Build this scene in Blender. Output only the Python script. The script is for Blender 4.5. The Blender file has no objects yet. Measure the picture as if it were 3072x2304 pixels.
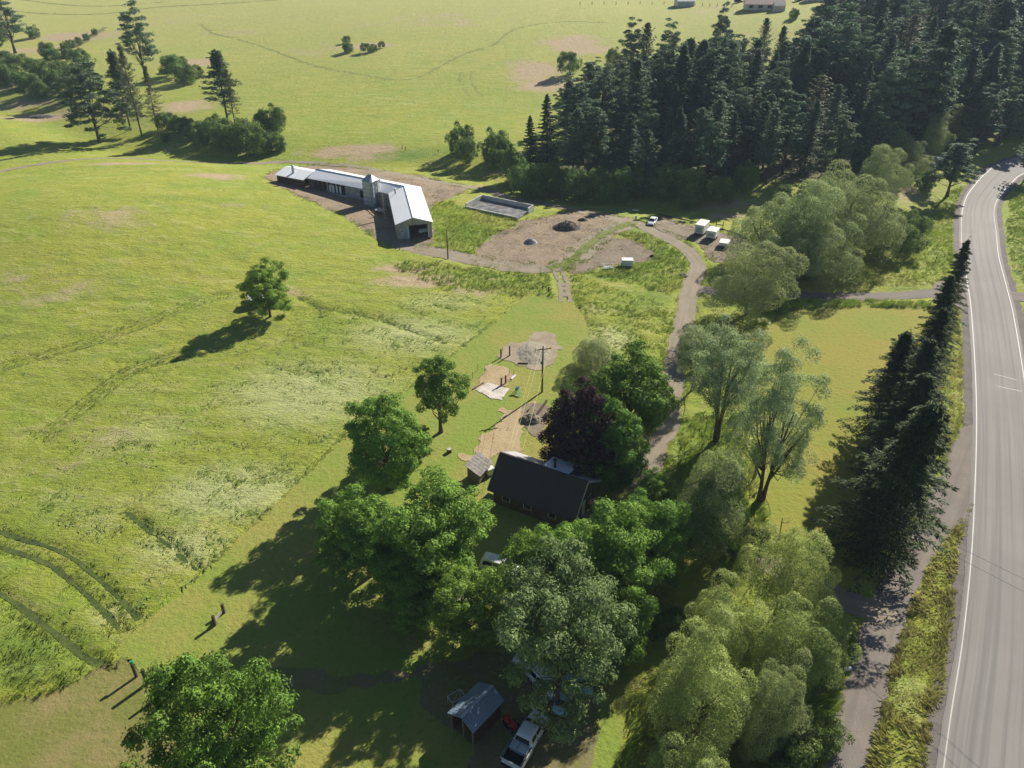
import bpy, math, random
import numpy as np
from mathutils import Vector, Matrix

# ------------------------------------------------------------------ camera, world, sun
sc = bpy.context.scene
CAMH = 65.0
PITCH = math.radians(32.0)
FPX = 2338.0                       # focal length in photo pixels (photo 3072 wide)
cam_d = bpy.data.cameras.new('camera')
cam = bpy.data.objects.new('camera', cam_d)
sc.collection.objects.link(cam)
cam.location = (0, 0, CAMH)
cam.rotation_euler = (math.radians(90) - PITCH, 0, 0)
cam_d.sensor_width = 36.0
cam_d.lens = 36.0 * FPX / 3072.0
cam_d.clip_start = 0.5
cam_d.clip_end = 9000
sc.camera = cam

SUN_EL, SUN_AZ = math.radians(31), math.radians(39)
w = bpy.data.worlds.new('World'); sc.world = w; w.use_nodes = True
nt = w.node_tree
sky = nt.nodes.new('ShaderNodeTexSky'); sky.sky_type = 'NISHITA'; sky.sun_disc = False
sky.sun_elevation = SUN_EL; sky.sun_rotation = SUN_AZ; sky.air_density = 0.7; sky.dust_density = 0.2
bg = nt.nodes['Background']; nt.links.new(sky.outputs[0], bg.inputs[0]); bg.inputs[1].default_value = 0.05
sd = bpy.data.lights.new('sun', 'SUN'); sd.energy = 5.0; sd.angle = math.radians(0.5); sd.color = (1.0, 0.93, 0.80)
so = bpy.data.objects.new('sun', sd); sc.collection.objects.link(so)
so.rotation_euler = (math.radians(90) - SUN_EL, 0, math.pi - SUN_AZ)
so.location = (60, 80, 120)
sc.view_settings.view_transform = 'Standard'
sc.view_settings.look = 'None'
sc.view_settings.exposure = 0.80
sc.view_settings.gamma = 1.0
sc.cycles.max_bounces = 5
sc.cycles.diffuse_bounces = 3
sc.cycles.glossy_bounces = 2
sc.cycles.transmission_bounces = 3
sc.cycles.transparent_max_bounces = 4

random.seed(7)
RNG = np.random.default_rng(11)
C = sc.collection

# ------------------------------------------------------------------ terrain
def vnoise(x, y, seed=0):
    x = np.asarray(x, float); y = np.asarray(y, float)
    xi = np.floor(x).astype(np.int64); yi = np.floor(y).astype(np.int64)
    fx = x - xi; fy = y - yi
    fx = fx * fx * (3 - 2 * fx); fy = fy * fy * (3 - 2 * fy)
    def h(a, b):
        n = (a * 374761393 + b * 668265263 + seed * 1442695041) & 0xffffffff
        n = ((n ^ (n >> 13)) * 1274126177) & 0xffffffff
        n = n ^ (n >> 16)
        return (n & 0xffff) / 65535.0
    return (h(xi, yi) * (1 - fx) + h(xi + 1, yi) * fx) * (1 - fy) + (h(xi, yi + 1) * (1 - fx) + h(xi + 1, yi + 1) * fx) * fy

def fbm(x, y, seed=0, o=4):
    s = 0; a = 0.5; t = 0
    for i in range(o):
        s = s + a * vnoise(x * 2 ** i, y * 2 ** i, seed + i * 17); t += a; a *= 0.5
    return s / t

def sstep(a, b, v):
    t = np.clip((v - a) / (b - a), 0, 1)
    return t * t * (3 - 2 * t)

def seg_dist(x, y, line):
    """distance, signed side offset and length along an open polyline"""
    x = np.asarray(x, float); y = np.asarray(y, float)
    best = np.full(x.shape, 1e9); side = np.zeros(x.shape); along = np.zeros(x.shape); acc = 0
    for (ax, ay), (bx, by) in zip(line[:-1], line[1:]):
        dx, dy = bx - ax, by - ay; L = math.hypot(dx, dy)
        if L < 1e-6: continue
        t = np.clip(((x - ax) * dx + (y - ay) * dy) / (L * L), 0, 1)
        d = np.hypot(x - ax - t * dx, y - ay - t * dy)
        s = ((x - ax) * dy - (y - ay) * dx) / L
        m = d < best
        best = np.where(m, d, best); side = np.where(m, np.sign(s) * d, side); along = np.where(m, acc + t * L, along)
        acc += L
    return best, side, along

GULLY = [(-260, 330), (-175, 290), (-120, 243), (-78, 232), (-25, 226), (15, 200), (60, 184), (100, 182), (170, 230)]
def T(x, y):
    x = np.asarray(x, float); y = np.asarray(y, float)
    h = 6.5 * np.exp(-((x + 100) / 52) ** 2 - ((y - 172) / 40) ** 2)
    d, _, _ = seg_dist(x, y, GULLY)
    h = h - 2.6 * np.exp(-(d / 13.0) ** 2)
    h = h + 16 * sstep(240, 620, y) + 0.03 * np.clip(y - 620, 0, 300)
    h = h + 12 * sstep(60, 220, x) * sstep(230, 400, y)
    h = h + 5 * np.sin(x / 130.0 + 1.0) * sstep(260, 420, y)
    h = h + 1.2 * (fbm(x / 60.0, y / 60.0, 5, 2) - .5) * sstep(130, 200, y)
    return h
def Tz(x, y): return float(T(np.array([x]), np.array([y]))[0])

_ts = np.concatenate([np.arange(30, 330, 1.5), np.arange(330, 1500, 4.0)])
def G(sx, sy, h=0.0):
    """photo pixel -> the place in the world at h metres above the terrain"""
    u = (sx - 1536) / FPX; v = (1152 - sy) / FPX
    d = np.array([u, math.cos(PITCH) + v * math.sin(PITCH), -math.sin(PITCH) + v * math.cos(PITCH)])
    X = d[0] * _ts; Y = d[1] * _ts; Z = CAMH + d[2] * _ts
    f = Z - T(X, Y) - h
    k = int(np.argmax(f < 0))
    if f[k] >= 0: k = len(_ts) - 1
    a, b = _ts[max(k - 1, 0)], _ts[k]
    for _ in range(22):
        m = (a + b) / 2
        if CAMH + d[2] * m - Tz(d[0] * m, d[1] * m) - h < 0: b = m
        else: a = m
    return Vector((d[0] * b, d[1] * b, CAMH + d[2] * b - h))
def pyof(x, y, z):
    q = z - CAMH
    f = y * math.cos(PITCH) - q * math.sin(PITCH)
    return 1152 - FPX * (y * math.sin(PITCH) + q * math.cos(PITCH)) / f
def BT(bx, by, ty):
    """base pixel and tip row -> base point and height"""
    p = G(bx, by)
    lo, hi = 0, 60
    for _ in range(24):
        m = (lo + hi) / 2
        if pyof(p.x, p.y, p.z + m) < ty: hi = m
        else: lo = m
    return p, lo
def GP(l): return [tuple(G(a, b)[:2]) for a, b in l]
def smooth(pts, closed=False, n=6):
    P = [np.array(p, float) for p in pts]; out = []; N = len(P)
    rng = range(N if closed else N - 1)
    for i in rng:
        p0 = P[(i - 1) % N] if closed or i > 0 else P[0] * 2 - P[1]
        p1 = P[i]; p2 = P[(i + 1) % N]
        p3 = P[(i + 2) % N] if closed or i + 2 < N else P[-1] * 2 - P[-2]
        for k in range(n):
            t = k / n
            out.append(tuple(.5 * ((2 * p1) + (-p0 + p2) * t + (2 * p0 - 5 * p1 + 4 * p2 - p3) * t * t + (-p0 + 3 * p1 - 3 * p2 + p3) * t ** 3)))
    if not closed: out.append(tuple(P[-1]))
    return out
def inside(x, y, poly):
    x = np.asarray(x); c = np.zeros(x.shape, bool); n = len(poly)
    for i in range(n):
        (ax, ay), (bx, by) = poly[i], poly[i - 1]
        if ay == by: continue
        c ^= ((ay > y) != (by > y)) & (x < (bx - ax) * (y - ay) / (by - ay) + ax)
    return c
def sdf_poly(poly):
    cl = list(poly) + [poly[0]]
    def f(x, y):
        d, _, _ = seg_dist(x, y, cl)
        return np.where(inside(x, y, poly), -d, d)
    f.bb = (min(p[0] for p in poly), min(p[1] for p in poly), max(p[0] for p in poly), max(p[1] for p in poly))
    return f
def sdf_line(line, hw):
    W = hw if callable(hw) else (lambda s: hw)
    def f(x, y):
        d, _, s = seg_dist(x, y, line)
        return d - W(s)
    m = max(W(s) for s in range(0, 400, 10)) + 1
    f.bb = (min(p[0] for p in line) - m, min(p[1] for p in line) - m, max(p[0] for p in line) + m, max(p[1] for p in line) + m)
    return f
def sdf_union(*fs):
    def f(x, y):
        r = fs[0](x, y)
        for g in fs[1:]: r = np.minimum(r, g(x, y))
        return r
    f.bb = (min(g.bb[0] for g in fs), min(g.bb[1] for g in fs), max(g.bb[2] for g in fs), max(g.bb[3] for g in fs))
    return f

# ------------------------------------------------------------------ object helpers
def tag(o, label=None, cat=None, group=None, kind=None):
    if label: o['label'] = label
    if cat: o['category'] = cat
    if group: o['group'] = group
    if kind: o['kind'] = kind
    return o
def empty(name, loc, rz=0.0, label=None, cat=None, group=None):
    o = bpy.data.objects.new(name, None); o.empty_display_size = .3
    C.objects.link(o); o.location = loc; o.rotation_euler = (0, 0, rz)
    return tag(o, label, cat, group)
def mesh_np(name, V, Fq, mat, parent=None, attrs=None, smooth_=False):
    """V (n,3); Fq (m,k) all faces with k corners"""
    V = np.ascontiguousarray(V, np.float32); Fq = np.ascontiguousarray(Fq, np.int32)
    me = bpy.data.meshes.new(name)
    me.vertices.add(len(V)); me.vertices.foreach_set('co', V.ravel())
    k = Fq.shape[1]
    me.loops.add(Fq.size); me.loops.foreach_set('vertex_index', Fq.ravel())
    me.polygons.add(len(Fq)); me.polygons.foreach_set('loop_start', np.arange(0, Fq.size, k, dtype=np.int32))
    me.polygons.foreach_set('loop_total', np.full(len(Fq), k, np.int32))
    if smooth_: me.polygons.foreach_set('use_smooth', np.ones(len(Fq), bool))
    me.update(calc_edges=True)
    for n_, a in (attrs or {}).items():
        at = me.attributes.new(n_, 'FLOAT', 'POINT'); at.data.foreach_set('value', np.ascontiguousarray(a, np.float32))
    me.materials.append(mat)
    o = bpy.data.objects.new(name, me); C.objects.link(o)
    if parent: o.parent = parent
    return o
class MB:
    """collects shapes, links them as ONE mesh object"""
    def __init__(s): s.v = []; s.f = []
    def add(s, v, f):
        b = len(s.v); s.v += [tuple(p) for p in v]; s.f += [tuple(i + b for i in q) for q in f]; return s
    def box(s, x0, x1, y0, y1, z0, z1, M=None):
        v = [Vector((x, y, z)) for z in (z0, z1) for y in (y0, y1) for x in (x0, x1)]
        if M is not None: v = [M @ p for p in v]
        return s.add(v, [(0, 2, 3, 1), (4, 5, 7, 6), (0, 1, 5, 4), (2, 6, 7, 3), (0, 4, 6, 2), (1, 3, 7, 5)])
    def bar(s, a, b, wd, th=None):
        """square bar from a to b"""
        a = Vector(a); b = Vector(b); th = th or wd
        d = (b - a); L = d.length; q = d.to_track_quat('X', 'Z').to_matrix().to_4x4()
        return s.box(0, L, -wd / 2, wd / 2, -th / 2, th / 2, Matrix.Translation(a) @ q)
    def tube(s, pts, rad, n=6, cap=True):
        pts = [Vector(p) for p in pts]; b = len(s.v)
        if not isinstance(rad, (list, tuple)): rad = [rad] * len(pts)
        up = Vector((0, 0, 1))
        for i, p in enumerate(pts):
            d = (pts[min(i + 1, len(pts) - 1)] - pts[max(i - 1, 0)]).normalized()
            a = d.cross(Vector((1, 0, 0)) if abs(d.x) < .8 else Vector((0, 1, 0))).normalized(); c = d.cross(a)
            for k in range(n):
                t = 2 * math.pi * k / n
                s.v.append(tuple(p + (a * math.cos(t) + c * math.sin(t)) * rad[i]))
        for i in range(len(pts) - 1):
            for k in range(n):
                s.f.append((b + i * n + k, b + i * n + (k + 1) % n, b + (i + 1) * n + (k + 1) % n, b + (i + 1) * n + k))
        if cap:
            s.f.append(tuple(b + k for k in range(n))[::-1]); e = b + (len(pts) - 1) * n
            s.f.append(tuple(e + k for k in range(n)))
        return s
    def slab(s, quad, th):
        """flat polygon given a thickness downwards along its normal"""
        q = [Vector(p) for p in quad]; n = (q[1] - q[0]).cross(q[2] - q[0]).normalized()
        if n.z < 0: q = q[::-1]; n = -n
        k = len(q); lo = [p - n * th for p in q]
        return s.add(q + lo, [tuple(range(k)), tuple(range(2 * k - 1, k - 1, -1))] + [(i, k + i, k + (i + 1) % k, (i + 1) % k) for i in range(k)])
    def prism(s, prof, x0, x1):
        """profile in (y,z) extruded along x"""
        k = len(prof)
        v = [(x0, y, z) for y, z in prof] + [(x1, y, z) for y, z in prof]
        return s.add(v, [tuple(range(k))[::-1], tuple(range(k, 2 * k))] + [(i, (i + 1) % k, k + (i + 1) % k, k + i) for i in range(k)])
    def loft(s, secs, nseg=3):
        """secs: (x, half width at bottom, half width at top, z0, z1, corner radius)"""
        b = len(s.v); m = 0
        for (x, wb, wt, z0, z1, r) in secs:
            ring = []
            for cx, cz, sy, a0 in ((1, 0, 1, -90), (1, 1, 1, 0), (-1, 1, -1, 90), (-1, 0, -1, 180)):
                hw = wt if cz else wb; zc = (z1 - r) if cz else (z0 + r * .6); rr = r if cz else r * .6
                for k in range(nseg + 1):
                    a = math.radians(a0 + 90 * k / nseg)
                    ring.append((x, cx * (hw - rr) + math.cos(a) * rr, zc + math.sin(a) * rr))
            m = len(ring); s.v += ring
        for i in range(len(secs) - 1):
            for k in range(m):
                s.f.append((b + i * m + k, b + i * m + (k + 1) % m, b + (i + 1) * m + (k + 1) % m, b + (i + 1) * m + k))
        s.f.append(tuple(b + k for k in range(m))[::-1]); e = b + (len(secs) - 1) * m
        s.f.append(tuple(e + k for k in range(m)))
        return s
    def build(s, name, mat, parent=None, smooth_=False, bevel=0):
        me = bpy.data.meshes.new(name); me.from_pydata(s.v, [], s.f); me.update()
        me.materials.append(mat)
        if smooth_: me.polygons.foreach_set('use_smooth', [True] * len(me.polygons))
        o = bpy.data.objects.new(name, me); C.objects.link(o)
        if parent: o.parent = parent
        if bevel:
            m = o.modifiers.new('bevel', 'BEVEL'); m.width = bevel; m.segments = 2; m.limit_method = 'ANGLE'
        return o
def copy_tree(o, parent=None):
    c = o.copy(); C.objects.link(c)
    if parent: c.parent = parent
    for ch in [k for k in o.children]: copy_tree(ch, c)
    return c

# ------------------------------------------------------------------ materials
def newmat(name):
    m = bpy.data.materials.new(name); m.use_nodes = True
    t = m.node_tree; t.nodes.clear()
    out = t.nodes.new('ShaderNodeOutputMaterial'); b = t.nodes.new('ShaderNodeBsdfPrincipled')
    t.links.new(b.outputs[0], out.inputs[0]); b.inputs['Roughness'].default_value = .9
    b.inputs['Specular IOR Level'].default_value = .25
    return m, t, b, out
class N:
    """tiny node-graph helper"""
    def __init__(s, t): s.t = t
    def __call__(s, typ, **k):
        n = s.t.nodes.new(typ)
        for a, b in k.items(): setattr(n, a, b)
        return n
    def link(s, a, b): s.t.links.new(a, b)
    def pos(s): return s('ShaderNodeNewGeometry').outputs['Position']
    def mapped(s, src, scale, rot=(0, 0, 0)):
        m = s('ShaderNodeMapping'); s.link(src, m.inputs[0]); m.inputs['Scale'].default_value = scale; m.inputs['Rotation'].default_value = rot
        return m.outputs[0]
    def noise(s, src, scale, detail=4, rough=.55, dist=0.0):
        n = s('ShaderNodeTexNoise'); s.link(src, n.inputs['Vector']); n.inputs['Scale'].default_value = scale
        n.inputs['Detail'].default_value = detail; n.inputs['Roughness'].default_value = rough; n.inputs['Distortion'].default_value = dist
        return n.outputs[0]
    def ramp(s, f, a, b, c0=0.0, c1=1.0):
        n = s('ShaderNodeMapRange'); s.link(f, n.inputs[0]); n.inputs[1].default_value = a; n.inputs[2].default_value = b
        n.inputs[3].default_value = c0; n.inputs[4].default_value = c1; n.interpolation_type = 'SMOOTHSTEP'
        return n.outputs[0]
    def math(s, op, a, b=0.0):
        n = s('ShaderNodeMath', operation=op)
        for i, v in ((0, a), (1, b)):
            if isinstance(v, (int, float)): n.inputs[i].default_value = v
            else: s.link(v, n.inputs[i])
        return n.outputs[0]
    def mix(s, f, a, b):
        n = s('ShaderNodeMix', data_type='RGBA')
        for i, v in ((0, f), (6, a), (7, b)):
            if isinstance(v, (int, float)): n.inputs[i].default_value = v
            elif isinstance(v, tuple): n.inputs[i].default_value = v + (1,)
            else: s.link(v, n.inputs[i])
        return n.outputs[2]
    def attr(s, name): return s('ShaderNodeAttribute', attribute_name=name).outputs['Fac']
    def bump(s, h, dist, strength=1.0):
        n = s('ShaderNodeBump'); s.link(h, n.inputs['Height']); n.inputs['Distance'].default_value = dist; n.inputs['Strength'].default_value = strength
        return n.outputs[0]
def mat_plain(name, col, rough=.8, metal=0.0, var=.12, scale=2.0, col2=None, spec=.3, bump=0.0, bscale=20):
    m, t, b, o = newmat(name); n = N(t); tc = n('ShaderNodeTexCoord').outputs['Object']
    c2 = col2 or tuple(c * (1 - var * 2) for c in col)
    f = n.ramp(n.noise(tc, scale, 5, .6), .35, .68)
    n.link(n.mix(f, col, c2), b.inputs['Base Color'])
    b.inputs['Roughness'].default_value = rough; b.inputs['Metallic'].default_value = metal; b.inputs['Specular IOR Level'].default_value = spec
    if bump: n.link(n.bump(n.noise(tc, bscale, 3), bump), b.inputs['Normal'])
    return m
M = {}
M['white'] = mat_plain('white_paint', (.78, .78, .76), .35, 0, .05, 3)
M['carwhite'] = mat_plain('white_car_paint', (.74, .76, .78), .22, 0, .03, 2, spec=.5)
M['glass'] = mat_plain('dark_glass', (.015, .02, .025), .06, 0, .1, 3, spec=.7)
M['rubber'] = mat_plain('black_rubber', (.02, .02, .02), .85, 0, .2, 8)
M['black'] = mat_plain('black_plastic', (.018, .018, .02), .5, 0, .2, 6)
M['chrome'] = mat_plain('bright_metal', (.6, .6, .62), .25, 1.0, .1, 4)
M['rim'] = mat_plain('wheel_rim', (.45, .46, .48), .35, .8, .1, 9)
M['oldwood'] = mat_plain('weathered_wood', (.22, .18, .14), .9, 0, .2, 6, (.12, .095, .075))
M['darkwood'] = mat_plain('dark_post_wood', (.085, .06, .045), .95, 0, .2, 6)
M['lumber'] = mat_plain('pale_lumber', (.48, .36, .2), .85, 0, .15, 3)
M['pole'] = mat_plain('pole_wood', (.2, .14, .095), .9, 0, .2, 4)
M['concrete'] = mat_plain('concrete', (.52, .52, .50), .9, 0, .12, .8, (.34, .34, .33), bump=.01, bscale=8)
M['red'] = mat_plain('red_paint', (.55, .04, .04), .4, 0, .1, 4)
M['blue'] = mat_plain('blue_plastic', (.08, .25, .42), .5, 0, .1, 4)
M['bluecar'] = mat_plain('pale_blue_car_paint', (.32, .48, .56), .25, 0, .05, 3, spec=.5)
M['green'] = mat_plain('green_plastic', (.03, .25, .12), .45, 0, .1, 4)
M['greytarp'] = mat_plain('grey_tarp', (.36, .38, .42), .6, 0, .2, 3, (.12, .12, .14))
M['galv'] = mat_plain('galvanised_sheet', (.42, .46, .50), .45, .25, .12, .7, (.33, .36, .40))
M['siding'] = mat_plain('grey_board_siding', (.36, .36, .35), .85, 0, .15, 1.2, (.24, .24, .24))
M['reddark'] = mat_plain('rusty_interior_boards', (.12, .055, .035), .9, 0, .3, 2)
M['housewall'] = mat_plain('dark_brown_siding', (.11, .07, .05), .85, 0, .2, 2)
M['trim'] = mat_plain('white_trim', (.6, .6, .58), .6, 0, .1, 5)
M['yellowrope'] = mat_plain('pale_yellow_cable', (.65, .6, .22), .6, 0, .1, 5)
M['wire'] = mat_plain('grey_wire', (.45, .45, .45), .5, .3, .1, 5)
M['dark'] = mat_plain('dark_opening', (.015, .014, .013), .95, 0, .1, 5)
M['tailred'] = mat_plain('tail_light_red', (.35, .01, .01), .2, 0, .1, 5)
M['clear'] = mat_plain('clear_lens', (.7, .72, .72), .15, 0, .1, 5)
M['farwall'] = mat_plain('beige_siding', (.62, .58, .52), .8, 0, .06, 1)
M['farroof'] = mat_plain('pinkish_shingle_roof', (.50, .38, .34), .85, 0, .1, 1)
M['soil'] = mat_plain('dark_earth_clods', (.10, .082, .07), .95, 0, .3, 2, (.2, .17, .13), bump=.08, bscale=4)
M['bark'] = mat_plain('tree_bark', (.13, .10, .075), .95, 0, .25, 3, bump=.03, bscale=12)
M['pinebark'] = mat_plain('pine_bark', (.10, .07, .052), .95, 0, .25, 3)
M['deadwood'] = mat_plain('dead_bare_wood', (.26, .23, .2), .9, 0, .2, 3)

def ribbed(name, col, col2, pitch, rough=.35, metal=.2, depth=.02, axis=0, stain=.5):
    """sheet-metal roofing with ribs running up the slope (object x is along the ridge)"""
    m, t, b, o = newmat(name); n = N(t); tc = n('ShaderNodeTexCoord').outputs['Object']
    wv = n('ShaderNodeTexWave', wave_type='BANDS', bands_direction='XYZ'[axis], wave_profile='SIN')
    n.link(tc, wv.inputs['Vector']); wv.inputs['Scale'].default_value = 0.314 / pitch
    rib = n.ramp(wv.outputs[1], .72, .95)
    f = n.ramp(n.noise(n.mapped(tc, (1.2, .3, .3)), stain, 5, .65), .3, .75)
    n.link(n.mix(f, col, col2), b.inputs['Base Color'])
    b.inputs['Roughness'].default_value = rough; b.inputs['Metallic'].default_value = metal
    n.link(n.bump(rib, depth), b.inputs['Normal'])
    return m
M['whiteroof'] = ribbed('white_metal_roof', (.88, .90, .92), (.80, .83, .86), .45, .38, .0, .008)
M['darkroof'] = ribbed('dark_metal_roof', (.075, .055, .06), (.058, .045, .05), .42, .6, .0, .012)
M['blueroof'] = ribbed('blue_grey_metal_roof', (.26, .34, .46), (.18, .25, .36), .28, .32, .35, .03)
M['corr'] = ribbed('corrugated_bin_wall', (.46, .50, .54), (.34, .38, .42), .22, .45, .3, .02, axis=2)
M['boards'] = ribbed('vertical_board_wall', (.40, .39, .37), (.26, .25, .24), .3, .85, 0, .02)

def leafmat(name, col, col2, trans=.3, hue=.06, rough=.7, spec=.12, vv=.2):
    m, t, b, out = newmat(name); n = N(t)
    isl = n('ShaderNodeNewGeometry').outputs['Random Per Island']
    oi = n('ShaderNodeObjectInfo').outputs['Random']
    c = n.mix(n.ramp(isl, 0, 1), col, col2)
    big = n.noise(n.pos(), .45, 2)
    rnd2 = n.math('FRACT', n.math('MULTIPLY', oi, 37.7)); c = n.mix(n.math('MULTIPLY', rnd2, vv), c, col2)
    hs = n('ShaderNodeHueSaturation'); n.link(c, hs.inputs['Color'])
    n.link(n.math('ADD', n.math('MULTIPLY', oi, hue), .5 - hue / 2), hs.inputs['Hue'])
    n.link(n.math('MULTIPLY', n.ramp(big, .3, .7, .82, 1.2), n.math('ADD', n.math('MULTIPLY', n.math('FRACT', n.math('MULTIPLY', oi, 91.3)), vv), 1 - vv * .5)), hs.inputs['Value'])
    n.link(hs.outputs[0], b.inputs['Base Color']); b.inputs['Roughness'].default_value = rough
    b.inputs['Specular IOR Level'].default_value = spec
    tr = n('ShaderNodeBsdfTranslucent'); n.link(hs.outputs[0], tr.inputs['Color'])
    mx = n('ShaderNodeMixShader'); mx.inputs[0].default_value = trans
    n.link(b.outputs[0], mx.inputs[1]); n.link(tr.outputs[0], mx.inputs[2]); n.link(mx.outputs[0], out.inputs[0])
    return m
M['ash'] = leafmat('ash_leaves', (.15, .27, .045), (.27, .42, .08), .32, .02)
M['walnut'] = leafmat('greyish_leaves', (.13, .20, .075), (.22, .30, .12), .3, .02)
M['maple'] = leafmat('maple_leaves', (.11, .21, .035), (.20, .32, .055), .28, .02)
M['purple'] = leafmat('purple_leaves', (.035, .018, .026), (.09, .04, .052), .15)
M['willow'] = leafmat('willow_leaves', (.26, .32, .13), (.40, .47, .20), .26, .02)
M['willowy'] = leafmat('yellowish_willow_leaves', (.27, .35, .10), (.46, .52, .18), .28, .02)
M['cotton'] = leafmat('silvery_leaves', (.24, .32, .14), (.42, .49, .25), .28, .02)
M['shrub'] = leafmat('shrub_leaves', (.11, .185, .05), (.19, .28, .075), .3, .03)
M['pine'] = leafmat('pine_needles', (.085, .145, .08), (.19, .26, .145), .25, .04, vv=.5)
M['sparse'] = leafmat('thin_brownish_needles', (.13, .145, .08), (.21, .22, .12), .2, .02)
M['fir'] = leafmat('fir_needles', (.06, .115, .07), (.14, .215, .115), .25, .05, vv=.5)
M['spruce'] = leafmat('spruce_needles', (.03, .058, .022), (.09, .135, .045), .15, .02)
M['deadfol'] = leafmat('bare_twigs', (.16, .14, .11), (.24, .21, .17), .05)

# ---- ground
def grass_base(n, lush, dry, straw, dirtc, seedoff=0.0):
    pass
m, t, b, out = newmat('meadow'); n = N(t); P_ = n.pos(); M['ground'] = m
big = n.noise(P_, .018, 4, .6); mid = n.noise(P_, .11, 5, .6); mid2 = n.noise(n.mapped(P_, (.6, 1.0, 1), (0, 0, .3)), .5, 6, .65, .6); fine = n.noise(n.mapped(P_, (.45, 1.3, 1), (0, 0, .15)), 2.2, 5, .7, .5); grit = n.noise(n.mapped(P_, (.8, 1.2, 1), (0, 0, -.4)), .9, 8, .75, .8)
c = n.mix(n.ramp(big, .35, .65), (.255, .305, .034), (.325, .34, .045))
c = n.mix(n.ramp(mid, .4, .7), c, (.225, .31, .034))
c = n.mix(n.math('MULTIPLY', n.ramp(mid2, .5, .72), .6), c, (.36, .355, .12))
c = n.mix(n.math('MULTIPLY', n.ramp(fine, .52, .75), .5), c, (.13, .175, .03))
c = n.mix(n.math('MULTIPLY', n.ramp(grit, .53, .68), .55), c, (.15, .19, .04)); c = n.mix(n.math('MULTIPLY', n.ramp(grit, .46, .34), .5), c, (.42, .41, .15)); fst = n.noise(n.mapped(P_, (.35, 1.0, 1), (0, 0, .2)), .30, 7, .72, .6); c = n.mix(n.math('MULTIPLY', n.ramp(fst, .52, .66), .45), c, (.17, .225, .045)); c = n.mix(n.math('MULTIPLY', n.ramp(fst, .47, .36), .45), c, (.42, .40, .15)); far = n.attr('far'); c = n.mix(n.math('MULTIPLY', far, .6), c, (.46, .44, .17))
lush = n.ramp(n.math('ADD', n.attr('lush'), n.math('MULTIPLY', mid2, .5)), .55, .95)
c = n.mix(n.math('MULTIPLY', lush, .8), c, (.15, .25, .035))
dryf = n.ramp(n.math('ADD', n.attr('dry'), n.math('MULTIPLY', n.math('ADD', mid2, n.math('ADD', fine, n.math('MULTIPLY', mid, 2.2))), .42)), 1.08, 1.5)
c = n.mix(dryf, c, n.mix(fine, (.52, .40, .25), (.34, .26, .16)))
pale = n.ramp(n.math('ADD', n.attr('pale'), n.math('MULTIPLY', fine, .7)), .65, 1.15)
c = n.mix(n.math('MULTIPLY', pale, .75), c, (.48, .50, .24))
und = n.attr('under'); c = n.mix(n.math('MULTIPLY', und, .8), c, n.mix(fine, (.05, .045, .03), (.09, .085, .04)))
c = n.mix(n.math('MULTIPLY', n.attr('thatch'), .12), c, n.mix(n.ramp(grit, .4, .6), (.07, .10, .022), (.14, .185, .035)))
n.link(c, b.inputs['Base Color'])
hh = n.math('ADD', n.math('ADD', mid2, n.math('MULTIPLY', grit, -1.0)), n.math('MULTIPLY', fine, .6))
n.link(n.bump(hh, .45, .8), b.inputs['Normal'])

def sheetmat(name, ca, cb, cc, s1=.3, s2=2.5, bump=.05, streak=None, rough=.95):
    m, t, b, out = newmat(name); n = N(t); p = n.pos()
    a = n.noise(p, s1, 5, .6); f = n.noise(p, s2, 6, .7)
    c = n.mix(n.ramp(a, .38, .66), ca, cb); c = n.mix(n.math('MULTIPLY', n.ramp(f, .5, .74), .75), c, cc)
    h = f
    if streak:
        ac = n.attr('across'); al = n.attr('along'); cb_ = n('ShaderNodeCombineXYZ')
        n.link(n.math('MULTIPLY', ac, streak[0]), cb_.inputs[0]); n.link(n.math('MULTIPLY', al, streak[1]), cb_.inputs[1])
        st = n.noise(cb_.outputs[0], 1.0, 4, .6)
        c = n.mix(n.math('MULTIPLY', n.ramp(st, .42, .66), streak[2]), c, streak[3])
    n.link(c, b.inputs['Base Color']); b.inputs['Roughness'].default_value = rough
    n.link(n.bump(h, bump), b.inputs['Normal'])
    return m
M['lawn'] = sheetmat('mown_lawn', (.20, .265, .042), (.28, .265, .065), (.13, .18, .03), .09, 1.5, .16)
M['lawnlight'] = sheetmat('bright_mown_lawn', (.22, .28, .046), (.28, .29, .07), (.16, .215, .036), .12, 3, .10)
M['lawndry'] = sheetmat('yellowing_mown_field', (.275, .245, .045), (.21, .25, .035), (.20, .165, .04), .05, 1.3, .16)
M['rough'] = sheetmat('rough_mown_grass', (.165, .18, .04), (.25, .205, .085), (.11, .15, .03), .12, 1.6, .15)
M['asphalt'] = sheetmat('grey_asphalt', (.225, .21, .20), (.25, .235, .225), (.205, .19, .185), .08, 9, .008, (1.6, .012, .85, (.165, .155, .155)), .85)
M['gravel'] = sheetmat('grey_gravel', (.20, .175, .155), (.235, .205, .175), (.15, .13, .12), .3, 6, .04, (1.1, .03, .6, (.15, .135, .125)))
M['shoulder'] = sheetmat('dark_gravel_shoulder', (.14, .125, .12), (.18, .16, .15), (.09, .08, .075), .5, 6, .06)
M['lane'] = sheetmat('dusty_dirt_lane', (.30, .25, .20), (.25, .215, .165), (.20, .17, .13), .3, 3, .05, (1.5, .05, .6, (.19, .175, .10)))
M['dirt'] = sheetmat('bare_dirt', (.28, .215, .15), (.20, .155, .115), (.42, .34, .24), .25, 1.6, .18)
M['darkdirt'] = sheetmat('dark_bare_dirt', (.19, .15, .115), (.24, .20, .145), (.33, .27, .19), .3, 1.8, .15)
M['shadeyard'] = sheetmat('trodden_yard', (.20, .17, .085), (.17, .185, .045), (.30, .24, .15), .25, 1.6, .12)
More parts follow.
